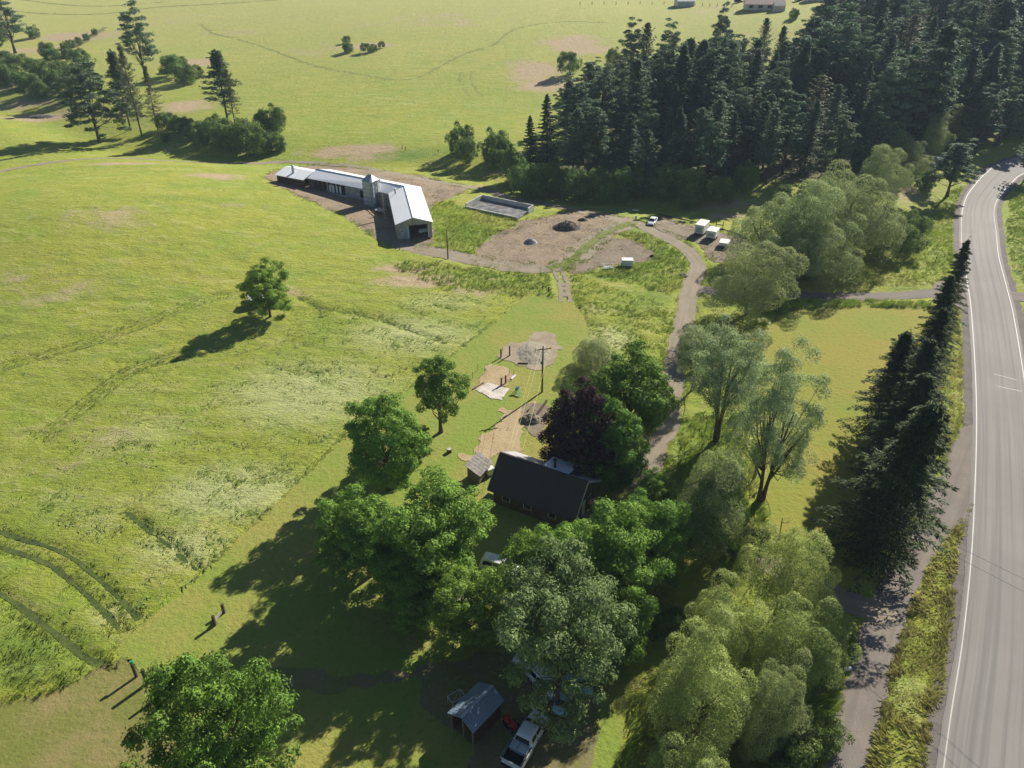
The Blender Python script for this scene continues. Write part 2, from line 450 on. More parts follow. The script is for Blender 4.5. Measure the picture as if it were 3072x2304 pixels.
M['straw'] = sheetmat('trampled_straw', (.42, .33, .20), (.36, .27, .155), (.24, .20, .09), .4, 3, .08)
M['paledirt'] = sheetmat('pale_dug_soil', (.34, .28, .20), (.27, .22, .16), (.42, .36, .28), .4, 3, .1)
M['sand'] = sheetmat('white_sand', (.60, .56, .52), (.46, .42, .38), (.36, .31, .26), .8, 2.2, .08)
M['trackshade'] = sheetmat('flat_grass_painted_shade', (.055, .08, .02), (.10, .13, .03), (.035, .05, .012), .3, 3, .1)  # pressed grass of the tracks, their shadow painted in as near-black green
M['palegrass'] = sheetmat('pale_flattened_grass', (.26, .29, .08), (.20, .24, .05), (.33, .33, .14), .4, 3, .1)
M['lanegrass'] = sheetmat('grassy_lane_middle', (.15, .19, .045), (.20, .20, .07), (.10, .14, .03), .3, 4, .1)
M['fartrack'] = sheetmat('faint_field_track', (.21, .245, .06), (.25, .27, .085), (.16, .20, .045), .3, 2, .1)
M['line'] = sheetmat('white_road_paint', (.43, .43, .41), (.37, .37, .35), (.30, .29, .28), .4, 6, .0, None, .6)
M['seam'] = sheetmat('tar_seam', (.32, .28, .27), (.3, .27, .26), (.27, .25, .24), .4, 6, .0, None, .6)
# ------------------------------------------------------------------ ground sheets
SHEETS = []
def sheet(name, f, res, mat, z, amp=.6, nsc=.5, center=None, kind='structure', flat=True, seed=0):
    x0, y0, x1, y1 = f.bb
    x0 -= 2; y0 -= 2; x1 += 2; y1 += 2
    nx = int((x1 - x0) / res) + 2; ny = int((y1 - y0) / res) + 2
    X, Y = np.meshgrid(x0 + np.arange(nx) * res, y0 + np.arange(ny) * res)
    S = f(X, Y) + amp * (fbm(X * nsc, Y * nsc, 31 + seed, 3) - .5) * 2
    gy, gx = np.gradient(S, res)
    g2 = np.maximum(gx * gx + gy * gy, .2)
    corner = S < 0
    keep = corner[:-1, :-1] | corner[1:, :-1] | corner[:-1, 1:] | corner[1:, 1:]
    lim = res * 1.0
    dx = np.clip(-gx * S / g2, -lim, lim); dy = np.clip(-gy * S / g2, -lim, lim)
    X = np.where(corner, X, X + dx); Y = np.where(corner, Y, Y + dy)
    idx = np.arange(nx * ny).reshape(ny, nx)
    a = idx[:-1, :-1][keep]; b_ = idx[:-1, 1:][keep]; c_ = idx[1:, 1:][keep]; d_ = idx[1:, :-1][keep]
    Fq = np.stack([a, b_, c_, d_], 1)
    used, inv = np.unique(Fq, return_inverse=True)
    xs = X.ravel()[used]; ys = Y.ravel()[used]
    Z = T(xs, ys) + z
    at = {}
    if center is not None:
        _, s_, al = seg_dist(xs, ys, center); at = {'across': s_, 'along': al}
    o = mesh_np(name, np.stack([xs, ys, Z], 1), inv.reshape(Fq.shape), mat, attrs=at, smooth_=True)
    if kind: o['kind'] = kind
    if flat: SHEETS.append(f)
    return o

def offset_line(line, off):
    out = []
    for i, p in enumerate(line):
        a = line[max(i - 1, 0)]; b = line[min(i + 1, len(line) - 1)]
        dx, dy = b[0] - a[0], b[1] - a[1]; L = math.hypot(dx, dy) or 1
        out.append((p[0] + dy / L * off, p[1] - dx / L * off))
    return out
def ribbon(name, line, off, wd, mat, z, kind='structure', parent=None, s0=0, s1=1e9, wob=0.0):
    a = offset_line(line, off - wd / 2); b = offset_line(line, off + wd / 2); V = []; acc = 0; keepi = []
    for i in range(len(line)):
        if i: acc += math.dist(line[i], line[i - 1])
        if s0 <= acc <= s1: keepi.append(i)
    for i in keepi:
        wv = wob * (random.random() - .5)
        V.append((a[i][0] + wv, a[i][1], 0)); V.append((b[i][0] + wv, b[i][1], 0))
    V = np.array(V); V[:, 2] = T(V[:, 0], V[:, 1]) + z
    n = len(keepi); Fq = [(2 * i, 2 * i + 1, 2 * i + 3, 2 * i + 2) for i in range(n - 1)]
    o = mesh_np(name, V, np.array(Fq), mat, parent)
    if kind: o['kind'] = kind
    return o

# highway: left edge line traced, the centre lies to its right
LL = GP([(2830, 2304), (2853, 2138), (2886, 1930), (2909, 1721), (2921, 1536), (2929, 1277), (2924, 1092), (2912, 921), (2900, 840), (2886, 750), (2884, 690), (2886, 639), (2896, 600), (2914, 569), (2955, 523), (3015, 487)])
LL = [(LL[0][0] - (LL[1][0] - LL[0][0]) * 2.0, LL[0][1] - (LL[1][1] - LL[0][1]) * 2.0)] + LL
e0, e1 = LL[-2], LL[-1]
LL += [(LL[-1][0] + 30, LL[-1][1] + 18), (LL[-1][0] + 75, LL[-1][1] + 32), (LL[-1][0] + 160, LL[-1][1] + 40)]
LLs = smooth(LL, n=8)
ROADW = 6.95
HC = offset_line(LLs, ROADW / 2)
fs = sdf_line(HC, ROADW / 2 + 1.7)
sheet('road_shoulder', fs, .6, M['shoulder'], .05, .5, .5)
fr = sdf_line(HC, ROADW / 2 + .55)
sheet('highway', fr, .5, M['asphalt'], .10, .08, .3, center=HC)
ribbon('edge_marking', LLs, .0, .12, M['line'], .118)
ribbon('edge_marking', LLs, ROADW, .12, M['line'], .118)
def seam(p, q):
    a, b = [Vector(G(*k)) for k in (p, q)]
    L = [(a.x + (b.x - a.x) * i / 10, a.y + (b.y - a.y) * i / 10) for i in range(11)]
    ribbon('road_seam', L, 0, .14, M['seam'], .114, wob=.1)
seam((2982, 1124), (3050, 1142)); seam((2990, 1160), (3064, 1176)); seam((2885, 641), (2922, 650))

GRV = smooth([(q) for q in GP([(2500, 2480), (2541, 2304), (2590, 2091), (2627, 1952), (2668, 1830), (2738, 1680), (2826, 1536), (2882, 1410), (2922, 1300)])], n=6)
fg1 = sdf_line(GRV, lambda s: 1.9)
fg2 = sdf_poly(GP([(2775, 1490), (2844, 1393), (2900, 1325), (2935, 1230), (2945, 1330), (2930, 1470), (2900, 1560), (2830, 1640), (2770, 1600)]))
fg = sdf_union(fg1, fg2)
sheet('gravel_side_road', fg, .5, M['gravel'], .07, .55, .6, center=GRV)
CR = smooth(GP([(2985, 872), (2900, 870), (2812, 878), (2719, 886), (2511, 890), (2326, 880), (2200, 884), (2100, 868)]), n=6)
fc = sdf_union(sdf_line(CR, lambda s: 1.6), sdf_poly(GP([(2800, 853), (2880, 815), (2900, 930), (2800, 902)])))
sheet('gravel_access_road', fc, .5, M['gravel'], .06, .4, .5, center=CR)
CR2 = smooth(GP([(2950, 872), (3020, 884), (3072, 892), (3200, 900)]), n=5)
fc2 = sdf_union(sdf_line(CR2, lambda s: 2.2), sdf_poly(GP([(2990, 800), (3030, 866), (3030, 905), (3020, 960)])))
sheet('gravel_turnout', fc2, .5, M['gravel'], .065, .4, .5, center=CR2)

LN = smooth(GP([(2640, 1840), (2500, 1790), (2330, 1700), (2200, 1640), (2060, 1590), (1960, 1540), (1931, 1472), (1945, 1416), (1968, 1324), (1996, 1291), (2010, 1200), (2030, 1060), (2057, 953), (2062, 900), (2078, 850), (2095, 804), (2078, 772), (2042, 737), (1985, 709), (1932, 682), (1895, 664), (1830, 654), (1736, 633), (1635, 613), (1533, 593), (1431, 566), (1255, 536), (1117, 508), (1024, 496), (900, 488), (833, 487), (722, 491), (556, 486), (370, 475), (185, 484), (0, 514), (-200, 560)]), n=5)
L1 = [p for i, p in enumerate(LN)]
acc = [0]
for p, q in zip(L1[:-1], L1[1:]): acc.append(acc[-1] + math.dist(p, q))
tot = acc[-1]
kbarn = min(range(len(L1)), key=lambda i: math.dist(L1[i], tuple(G(1255, 536)[:2])))
kend = min(range(len(L1)), key=lambda i: math.dist(L1[i], tuple(G(833, 487)[:2])))
flane = sdf_line(L1[:kbarn + 2], lambda s: 1.75)
sheet('dirt_lane', flane, .5, M['lane'], .075, .45, .5, center=L1)
flane2 = sdf_line(L1[kbarn:], lambda s: 1.3)
sheet('field_track', flane2, .7, M['lane'], .07, .9, .4, center=L1)
LP_ = smooth(GP([(1140, 700), (1180, 722), (1250, 745), (1350, 766), (1452, 786), (1553, 804), (1655, 804), (1716, 780), (1757, 743), (1806, 706), (1859, 682), (1900, 668)]), n=5)
floop = sdf_line(LP_, lambda s: 2.4)
sheet('loop_lane', floop, .6, M['lane'], .085, 1.0, .4, center=LP_)
mid_l = [p for p in LP_ if p[1] > 100][len(LP_) * 6 // 11:]
sheet('grassy_lane_strip', sdf_line(mid_l, lambda s: 1.1), .5, M['lanegrass'], .11, .8, .6)
SP = smooth(GP([(1672, 812), (1688, 845), (1694, 880), (1696, 905)]), n=5)
fsp = sdf_union(sdf_line(offset_line(SP, -.75), lambda s: .42), sdf_line(offset_line(SP, .75), lambda s: .42))
sheet('wheel_ruts', fsp, .3, M['lane'], .09, .25, .8)
DW = smooth(GP([(1950, 1560), (1960, 1700), (1900, 1880), (1750, 2000), (1500, 2015), (1300, 2020), (1100, 2040), (860, 2045)]), n=5)
fdw = sdf_union(sdf_line(DW, lambda s: 1.2), sdf_poly(GP([(1290, 2000), (1500, 1960), (1760, 1950), (1800, 2100), (1760, 2340), (1560, 2400), (1420, 2340), (1440, 2230), (1320, 2180), (1250, 2080)])))

lawn_poly = GP([(1598, 888), (1561, 898), (1487, 967), (1376, 1055), (1274, 1134), (1209, 1180), (1120, 1245), (1024, 1323), (930, 1415), (833, 1509), (671, 1661), (556, 1777), (426, 1874), (380, 1902), (347, 1953), (370, 1985), (463, 2050), (560, 2150), (640, 2304), (660, 2480), (1850, 2480), (1880, 2100), (1850, 1800), (1900, 1600), (1880, 1480), (1870, 1400), (1800, 1300), (1790, 1190), (1774, 1064), (1765, 1000), (1746, 944), (1714, 907), (1672, 898)])
flawn = sdf_poly(lawn_poly)
sheet('lawn', flawn, .6, M['lawn'], .05, .35, .5)
sheet('farmyard_driveway', fdw, .5, M['shadeyard'], .085, 1.5, .3)
flight = sdf_poly(smooth(GP([(1600, 900), (1560, 910), (1490, 978), (1380, 1065), (1290, 1140), (1240, 1210), (1330, 1250), (1500, 1260), (1700, 1200), (1762, 1100), (1755, 1010), (1735, 950), (1700, 915)]), True, 3))
fry = sdf_poly(GP([(2228, 1000), (2298, 990), (2335, 942), (2372, 932), (2465, 925), (2604, 923), (2770, 930), (2800, 960), (2812, 1100), (2790, 1300), (2720, 1440), (2620, 1560), (2480, 1640), (2400, 1600), (2310, 1620), (2290, 1500), (2300, 1400), (2255, 1300), (2250, 1100)]))
sheet('mown_field', fry, .7, M['lawndry'], .05, .8, .3)
frough = sdf_poly(GP([(372, 1992), (300, 2010), (150, 2090), (-60, 2120), (-200, 2300), (-200, 2480), (640, 2480), (620, 2304), (540, 2150), (455, 2056)]))
sheet('rough_paddock', frough, .6, M['rough'], .05, 1.4, .25)
# bare ground of the farmyard
fby = sdf_poly(smooth(GP([(795, 538), (826, 512), (930, 494), (1100, 510), (1260, 528), (1400, 562), (1390, 580), (1320, 606), (1288, 640), (1300, 705), (1292, 735), (1209, 748), (1140, 722), (1084, 685), (1024, 648), (950, 615), (860, 572)]), True, 3))
sheet('barnyard', fby, .6, M['dirt'], .06, 1.5, .25)
Yp = lambda l: [(1350 + a / 2.458, 560 + b / 2.458) for a, b in l]
fy2 = sdf_poly(smooth(GP(Yp([(800, 195), (950, 165), (1130, 185), (1330, 240), (1290, 290), (1150, 340), (1010, 430), (900, 540), (830, 585), (550, 592), (300, 565), (190, 500), (250, 420), (330, 350), (470, 305), (520, 255), (620, 235)])), True, 3))
sheet('bare_yard', fy2, .6, M['dirt'], .062, 1.6, .25, seed=3)
fy3 = sdf_poly(smooth(GP(Yp([(1250, 385), (1130, 400), (1000, 480), (920, 580), (870, 640), (1000, 640), (1200, 580), (1440, 560), (1500, 500), (1430, 430), (1340, 390)])), True, 3))
sheet('bare_island', fy3, .6, M['darkdirt'], .062, 1.4, .3, seed=5)
fy4 = sdf_poly(smooth(GP(Yp([(1440, 275), (1560, 222), (1700, 268), (1900, 310), (2140, 375), (2230, 420), (2150, 520), (1960, 560), (1900, 520), (1840, 430), (1700, 385), (1550, 330)])), True, 3))
sheet('parking_ground', fy4, .6, M['darkdirt'], .062, 1.6, .3, seed=7)
# beds in the lawn
Bp = lambda l: [(1024 + a / 2.16, 768 + b / 2.16) for a, b in l]
fb1 = sdf_poly(smooth(GP(Bp([(1085, 575), (1190, 560), (1250, 510), (1320, 493), (1380, 520), (1408, 600), (1370, 680), (1290, 740), (1190, 720), (1090, 690), (1025, 660), (1040, 620)])), True, 4))
sheet('dirt_bed', fb1, .3, M['paledirt'], .10, .8, .7)
fb2 = sdf_poly(GP(Bp([(965, 690), (1100, 738), (1125, 790), (1060, 845), (860, 860), (900, 800), (930, 730)])))
sheet('straw_bed', fb2, .35, M['straw'], .10, .8, 1.0)
fb3 = sdf_poly(GP(Bp([(870, 868), (950, 825), (1085, 862), (1040, 935), (970, 925)])))
sheet('sand_pad', fb3, .25, M['sand'], .115, .45, 1.3)
fb4 = sdf_poly(smooth(GP(Bp([(1060, 1000), (1120, 985), (1210, 960), (1260, 960), (1180, 1130), (1120, 1270), (1010, 1290), (960, 1370), (830, 1340), (740, 1300), (860, 1280), (930, 1180), (1000, 1080)])), True, 3))
sheet('straw_path', fb4, .35, M['straw'], .10, 1.6, .6)
sheet('dirt_patch', sdf_poly(smooth(GP(Bp([(1180, 985), (1330, 960), (1350, 1080), (1260, 1170), (1190, 1120)])), True, 3)), .4, M['darkdirt'], .104, .8, .5)
# wheel tracks and mower lines pressed into the meadow
def tracks(pts, wd, mat, res=.35, name='wheel_track', gauge=0, amp=.55, z=.05):
    L = smooth(GP(pts), n=6)
    if gauge: f = sdf_union(sdf_line(offset_line(L, -gauge / 2), lambda s: wd / 2), sdf_line(offset_line(L, gauge / 2), lambda s: wd / 2))
    else: f = sdf_line(L, lambda s: wd / 2)
    sheet(name, f, res, mat, z, amp, .7)
    return f
TR = []
TR.append(tracks([(-60, 1590), (0, 1620), (160, 1672), (260, 1745), (350, 1830), (385, 1870)], .62, M['trackshade'], gauge=2.0, amp=.25))
TR.append(tracks([(-60, 1750), (30, 1800), (170, 1905), (260, 1975), (345, 2010)], .7, M['trackshade'], amp=.3))
TR.append(tracks([(385, 1540), (440, 1585), (520, 1650), (590, 1710)], .45, M['trackshade']))
TR.append(tracks([(0, 1106), (120, 1072), (300, 1020), (450, 965), (600, 905), (735, 885)], .26, M['palegrass'], gauge=1.9, amp=.35))
TR.append(tracks([(120, 1320), (300, 1180), (400, 1110), (560, 1065)], .26, M['palegrass'], gauge=1.9, amp=.35))
TR.append(tracks([(900, 895), (955, 925), (965, 950)], .7, M['trackshade']))
TR.append(tracks([(965, 925), (1100, 950), (1250, 1000), (1330, 1030)], .3, M['trackshade']))
tracks([(600, 75), (640, 100), (700, 115), (800, 145), (920, 190), (1000, 210), (1130, 232), (1200, 240), (1260, 232), (1330, 195), (1400, 160), (1480, 135), (1530, 95), (1600, 75), (1700, 65), (1810, 68)], 1.3, M['fartrack'], .6, amp=1.6, z=.10)
tracks([(0, 30), (150, 42), (330, 40), (470, 22), (650, 12), (900, -5)], 1.6, M['fartrack'], 1.0, amp=1.4, z=.15)
tracks([(40, -5), (200, 15), (330, 18), (500, 5)], 1.4, M['fartrack'], 1.0, amp=1.4, z=.15)
tracks([(1400, 215), (1395, 240), (1410, 270), (1430, 290)], .7, M['fartrack'], .6, amp=.8, z=.1, gauge=4.5)
sheet('ditch_bank', sdf_poly(smooth(GP([(178, 138), (185, 150), (230, 142), (290, 108), (320, 84), (300, 86), (270, 108), (225, 128)]), True, 3)), .8, M['shadeyard'], .12, 2.6, .25)

# ------------------------------------------------------------------ ground
def axis(lo, hi, step, end, gr=1.12):
    a = list(np.arange(lo, hi, step)); s = step; v = a[-1]
    while v < end: s *= gr; v += s; a.append(v)
    return a
xs = axis(0, 75, .7, 2500, 1.035); xs = sorted(set([-v for v in xs] + xs))
ys = axis(22, 130, .55, 2600, 1.018); v, s = 22.0, .7
while v > -500: s *= 1.15; v -= s; ys.insert(0, v)
X, Y = np.meshgrid(np.array(xs), np.array(ys)); shp = X.shape
XF, YF = X.ravel(), Y.ravel()
def allsheets(x, y):
    r = np.full(x.shape, 50.0)
    for f in SHEETS:
        x0, y0, x1, y1 = f.bb
        m = (x > x0 - 4) & (x < x1 + 4) & (y > y0 - 4) & (y < y1 + 4)
        if m.any(): r[m] = np.minimum(r[m], f(x[m], y[m]))
    return r
SD = allsheets(XF, YF)
tall = sstep(.1, 1.0, SD)
amp = (.34 * sstep(300, 120, YF) + .15)
disp = tall * amp * (.6 * fbm(XF * .25 + .3 * YF, YF * .6, 3, 3) + .4 * fbm(XF * .9, YF * 1.1, 9, 2))
disp = disp - .10 * sstep(-.3, -1.2, SD)
ZF = T(XF, YF) + disp
def blobs(l):
    a = np.zeros(XF.shape)
    for (sx, sy, rx, ry, st) in l:
        p = G(sx, sy)
        a = np.maximum(a, st * np.exp(-((XF - p.x) / rx) ** 2 - ((YF - p.y) / ry) ** 2))
    return a
dry = blobs([(230, 108, 26, 12, .8), (120, 150, 20, 12, .6), (0, 250, 14, 12, .8), (120, 355, 18, 7, .65), (60, 320, 20, 8, .5), (575, 190, 14, 8, .9), (1600, 215, 12, 18, .8), (1640, 255, 14, 12, .8),
             (1715, 128, 16, 16, .75), (1760, 150, 14, 10, .7), (560, 320, 12, 10, .7), (1090, 450, 15, 5, .75), (1010, 460, 12, 6, .6), (1110, 138, 14, 6, .9), (400, 492, 16, 3, .7), (640, 530, 12, 5, .55), (300, 660, 16, 10, .4), (120, 850, 16, 10, .35), (230, 860, 10, 6, .35),
             (1260, 845, 12, 3.5, .7), (1210, 810, 8, 3, .6), (1420, 880, 9, 3, .45), (870, 880, 6, 3, .45), (1080, 470, 14, 6, .5), (2330, 820, 10, 5, .35), (2480, 600, 6, 5, .35), (2170, 620, 14, 5, .5), (2180, 650, 7, 3, .6), (2720, 580, 8, 8, .5), (1780, 1090, 4, 4, .3), (300, 1300, 12, 8, .35), (150, 1400, 10, 6, .3), (960, 150, 30, 20, .35), (700, 100, 20, 10, .4), (1300, 60, 60, 30, .35), (500, 60, 60, 30, .3), (2130, 30, 40, 20, .35), (1500, 520, 10, 3, .6), (1440, 560, 10, 2, .6), (900, 700, 10, 3, .3), (700, 620, 9, 3, .35)])
pale = blobs([(930, 1180, 20, 14, .75), (700, 1480, 13, 8, .8), (560, 1640, 9, 6, .7), (1230, 1010, 16, 10, .75), (450, 1300, 10, 8, .55), (1330, 910, 14, 7, .6), (1840, 1020, 6, 7, .8), (1790, 930, 5, 4, .6), (300, 1560, 8, 6, .5), (2300, 960, 4, 3, .8), (2520, 845, 8, 2.5, .6), (200, 1500, 8, 5, .5), (330, 1850, 4, 3, .6), (2720, 2100, 4, 6, .5), (2700, 610, 6, 6, .5)])
lush = blobs([(1400, 700, 10, 8, .75), (1300, 690, 6, 8, .6), (1180, 470, 18, 5, .8), (1260, 460, 16, 7, .6), (1880, 690, 9, 4, .8), (1960, 770, 8, 8, .7), (1850, 830, 10, 4, .7), (1600, 735, 4, 3, .8), (100, 1950, 14, 5, .6), (60, 2010, 12, 4, .6), (1950, 900, 9, 8, .55), (2850, 800, 5, 40, .5), (3030, 750, 8, 60, .5), (2350, 920, 22, 3, .6), (600, 600, 30, 6, .5), (1000, 620, 12, 6, .5), (2330, 1900, 9, 18, .5), (2100, 1350, 8, 12, .6), (2480, 2200, 4, 6, .6), (700, 480, 20, 6, .5), (1000, 60, 40, 8, .3), (460, 240, 30, 20, .4), (2100, 560, 30, 10, .5), (1950, 480, 40, 20, .6)])
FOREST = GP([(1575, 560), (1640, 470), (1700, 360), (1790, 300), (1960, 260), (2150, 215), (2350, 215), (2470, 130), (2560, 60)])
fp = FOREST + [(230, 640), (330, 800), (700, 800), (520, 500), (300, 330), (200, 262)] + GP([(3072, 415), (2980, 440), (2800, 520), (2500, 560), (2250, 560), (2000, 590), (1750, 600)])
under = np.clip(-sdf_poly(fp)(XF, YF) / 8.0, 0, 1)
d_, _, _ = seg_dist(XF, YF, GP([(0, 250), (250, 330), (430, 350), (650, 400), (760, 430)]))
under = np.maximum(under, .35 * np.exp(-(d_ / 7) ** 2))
LFP = GP([(-60, 760), (300, 730), (700, 740), (1050, 790), (1300, 840), (1580, 870), (1598, 888), (1561, 898), (1487, 967), (1376, 1055), (1209, 1180), (1024, 1323), (833, 1509), (671, 1661), (426, 1874), (345, 1955), (372, 1992), (300, 2010), (150, 2090), (-60, 2120), (-200, 2300), (-300, 1500)])
thatch = np.clip(-sdf_poly(LFP)(XF, YF) / 1.5, 0, 1) * sstep(152, 112, YF + 30 * (fbm(XF * .05, YF * .05, 4, 2) - .5))
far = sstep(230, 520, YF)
idx = np.arange(XF.size).reshape(shp)
Fq = np.stack([idx[:-1, :-1].ravel(), idx[:-1, 1:].ravel(), idx[1:, 1:].ravel(), idx[1:, :-1].ravel()], 1)
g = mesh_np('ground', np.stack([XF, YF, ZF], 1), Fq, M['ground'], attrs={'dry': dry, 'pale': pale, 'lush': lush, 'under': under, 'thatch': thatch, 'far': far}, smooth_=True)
g['kind'] = 'structure'

# ------------------------------------------------------------------ tall grass
def grassmat(name, c1, c2, c3, trans=.35):
    m, t, b, out = newmat(name); n = N(t)
    isl = n('ShaderNodeNewGeometry').outputs['Random Per Island']; p = n.pos()
    c = n.mix(n.ramp(isl, 0, 1), c1, c2)
    c = n.mix(n.ramp(n.noise(p, .09, 4, .6), .45, .66), c, c3)
    n.link(c, b.inputs['Base Color']); b.inputs['Roughness'].default_value = .6; b.inputs['Specular IOR Level'].default_value = .3
    tr = n('ShaderNodeBsdfTranslucent'); n.link(c, tr.inputs['Color'])
    mx = n('ShaderNodeMixShader'); mx.inputs[0].default_value = trans
    n.link(b.outputs[0], mx.inputs[1]); n.link(tr.outputs[0], mx.inputs[2]); n.link(mx.outputs[0], out.inputs[0])
    return m
M['gA'] = grassmat('meadow_blades', (.25, .335, .045), (.335, .42, .07), (.40, .42, .12), .45)
M['gPale'] = grassmat('pale_lodged_blades', (.42, .51, .16), (.52, .59, .23), (.34, .43, .10), .45)
M['gLush'] = grassmat('lush_blades', (.17, .27, .04), (.26, .36, .06), (.31, .34, .09), .45)
M['gGold'] = grassmat('golden_green_blades', (.30, .33, .07), (.46, .44, .17), (.38, .35, .13), .45)
def blades(name, region, dens, hgt_, wid, mat, lean=.9, ang0=-.35, angv=1.2, weight=None, label=None, per=4, seed=0, margin=.3, hvar=.5, thr=.25):
    """a stand of grass; region is an sdf in the world, dens is tufts per square metre"""
    x0, y0, x1, y1 = region.bb
    rng = np.random.default_rng(100 + seed)
    n = int((x1 - x0) * (y1 - y0) * dens)
    x = rng.uniform(x0, x1, n); y = rng.uniform(y0, y1, n)
    k = region(x, y) + (3.2 * (fbm(x * .3, y * .35, 55 + seed, 3) - .5) if margin > .2 else 0) < 0; x, y = x[k], y[k]
    if weight is not None:
        k = rng.random(len(x)) < weight(x, y); x, y = x[k], y[k]
    k = allsheets(x, y) > margin; x, y = x[k], y[k]
    cl = fbm(x * .55, y * .8, 77 + seed, 3); k = cl > thr; x, y, cl = x[k], y[k], cl[k]
    hs = hgt_ * (1 - hvar + hvar * 2 * cl) * rng.uniform(.75, 1.2, len(x))
    a0 = ang0 + angv * (fbm(x * .12, y * .2, 41, 3) - .5) * 4
    x = np.repeat(x, per); y = np.repeat(y, per); hs = np.repeat(hs, per); a0 = np.repeat(a0, per)
    m = len(x)
    x = x + rng.normal(0, .13, m); y = y + rng.normal(0, .13, m)
    a = a0 + rng.normal(0, .45, m); ln = np.clip(lean + rng.normal(0, .25, m), 0, 1.35)
    L = hs * rng.uniform(.7, 1.25, m)
    dx, dy, dz = np.cos(a) * np.sin(ln), np.sin(a) * np.sin(ln), np.cos(ln)
    px, py = -np.sin(a), np.cos(a); w2 = wid * rng.uniform(.6, 1.3, m) / 2
    z = T(x, y) + .02
    V = np.empty((m, 4, 3))
    V[:, 0] = np.stack([x - px * w2, y - py * w2, z], 1); V[:, 1] = np.stack([x + px * w2, y + py * w2, z], 1)
    mx, my, mz = x + dx * L * .55, y + dy * L * .55, z + (.25 + dz * .75) * L * .62
    V[:, 2] = np.stack([mx + px * w2 * .8, my + py * w2 * .8, mz], 1)
    V[:, 3] = np.stack([x + dx * L * 1.1, y + dy * L * 1.1, z + np.maximum(dz, .05) * L], 1)
    Fq = np.arange(m * 4).reshape(m, 4)
    o = mesh_np(name, V.reshape(-1, 3), Fq, mat)
    tag(o, label, 'grass', kind='stuff'); return o
def wf(arr):     # weight from blobs, evaluated anywhere
    def f(x, y):
        a = np.zeros(x.shape)
        for (sx, sy, rx, ry, st) in arr:
            p = G(sx, sy); a = np.maximum(a, st * np.exp(-((x - p.x) / rx) ** 2 - ((y - p.y) / ry) ** 2))
        return a
    return f
leftf = sdf_poly(GP([(-60, 760), (300, 730), (700, 740), (1050, 790), (1300, 840), (1580, 870), (1598, 888), (1561, 898), (1487, 967), (1376, 1055), (1209, 1180), (1024, 1323), (833, 1509), (671, 1661), (426, 1874), (345, 1955), (372, 1992), (300, 2010), (150, 2090), (-60, 2120)]))
blades('tall_grass', leftf, 8.0, .38, .06, M['gA'], .95, weight=lambda x, y: .12 + .88 * sstep(150, 112, y + 30 * (fbm(x * .05, y * .05, 4, 2) - .5)), label='yellow-green standing and wind-laid hay grass of the big left field', seed=1, margin=.02, thr=.18, hvar=.35)
wp = wf([(930, 1180, 22, 14, .9), (700, 1480, 14, 10, .9), (560, 1640, 9, 7, .8), (1230, 1010, 18, 10, .9), (450, 1300, 10, 8, .6), (1330, 930, 12, 6, .7), (300, 1560, 9, 6, .6), (330, 1850, 4, 3, .8), (200, 1500, 8, 5, .6)])
blades('lodged_grass', leftf, 8.5, .68, .08, M['gPale'], 1.2, weight=lambda x, y: wp(x, y) * sstep(.35, .6, fbm(x * .16, y * .3, 8, 3)), label='pale flattened hay grass lying in waves beside the lawn edge', seed=2, thr=.2, hvar=.5)
edge = sdf_line(offset_line(smooth(lawn_poly[1:16], n=3), -1.0), lambda s: .9)
blades('lawn_edge_grass', edge, 22, .7, .08, M['gLush'], .5, label='dark green standing grass along the mown lawn edge', seed=3, margin=.05)
e2 = sdf_poly(GP([(345, 1955), (240, 1930), (60, 1850), (-60, 1800), (-60, 2120), (150, 2090), (300, 2010), (372, 1992)]))
blades('lush_grass', e2, 5, .7, .08, M['gLush'], .7, label='deep green long grass in the lower left corner', seed=4)
verge = sdf_poly(GP([(2905, 1505), (2925, 1500), (2912, 1721), (2888, 1930), (2856, 2138), (2810, 2400), (2590, 2480), (2640, 2150), (2690, 1950), (2740, 1830), (2800, 1700)]))
blades('verge_grass', verge, 26, .62, .05, M['gGold'], .95, 1.4, 1.6, label='golden and green long grass between the highway and the gravel side road', seed=5, margin=-.5)
v2 = sdf_poly(GP([(2880, 560), (2940, 520), (2870, 640), (2870, 760), (2868, 850), (2700, 860), (2500, 870), (2330, 865), (2330, 800), (2600, 700), (2750, 650)]))
blades('roadside_grass', v2, 5, .7, .1, M['gA'], .7, label='bright grass between the willows and the highway', seed=6)
v3 = sdf_poly(GP([(2900, 930), (2910, 1100), (2915, 1300), (2850, 1380), (2760, 1470), (2640, 1640), (2560, 1640), (2700, 1450), (2790, 1250), (2815, 1000), (2800, 925)]))
blades('fir_row_grass', v3, 14, .55, .06, M['gGold'], .6, label='sunlit grass strip between the fir row and the highway', seed=7)
v4 = sdf_poly(GP([(3072, 540), (3030, 600), (3010, 700), (3020, 800), (3072, 860), (3200, 860), (3200, 540)]))
blades('far_verge_grass', v4, 4, .7, .1, M['gLush'], .6, label='green grass beyond the right edge of the highway above the turnout', seed=8)
v5 = sdf_poly(GP([(3045, 930), (3072, 1100), (3150, 1250), (3200, 1100), (3140, 920)]))
blades('turnout_grass', v5, 6, .7, .1, M['gGold'], .6, label='grass right of the highway below the turnout', seed=9)
v6 = sdf_poly(GP([(1710, 830), (1800, 850), (1990, 915), (2030, 960), (2000, 1100), (1960, 1250), (1800, 1180), (1782, 1060), (1770, 1000), (1745, 935), (1715, 895)]))
blades('swale_grass', v6, 6, .65, .09, M['gA'], .9, label='long grass between the upper lawn and the dirt lane', seed=10)
v7 = sdf_poly(GP(Yp([(1240, 350), (1400, 345), (1600, 420), (1760, 560), (1780, 680), (1600, 800), (1380, 740), (1000, 660), (960, 645), (1250, 600), (1460, 570), (1500, 500), (1400, 420)])))
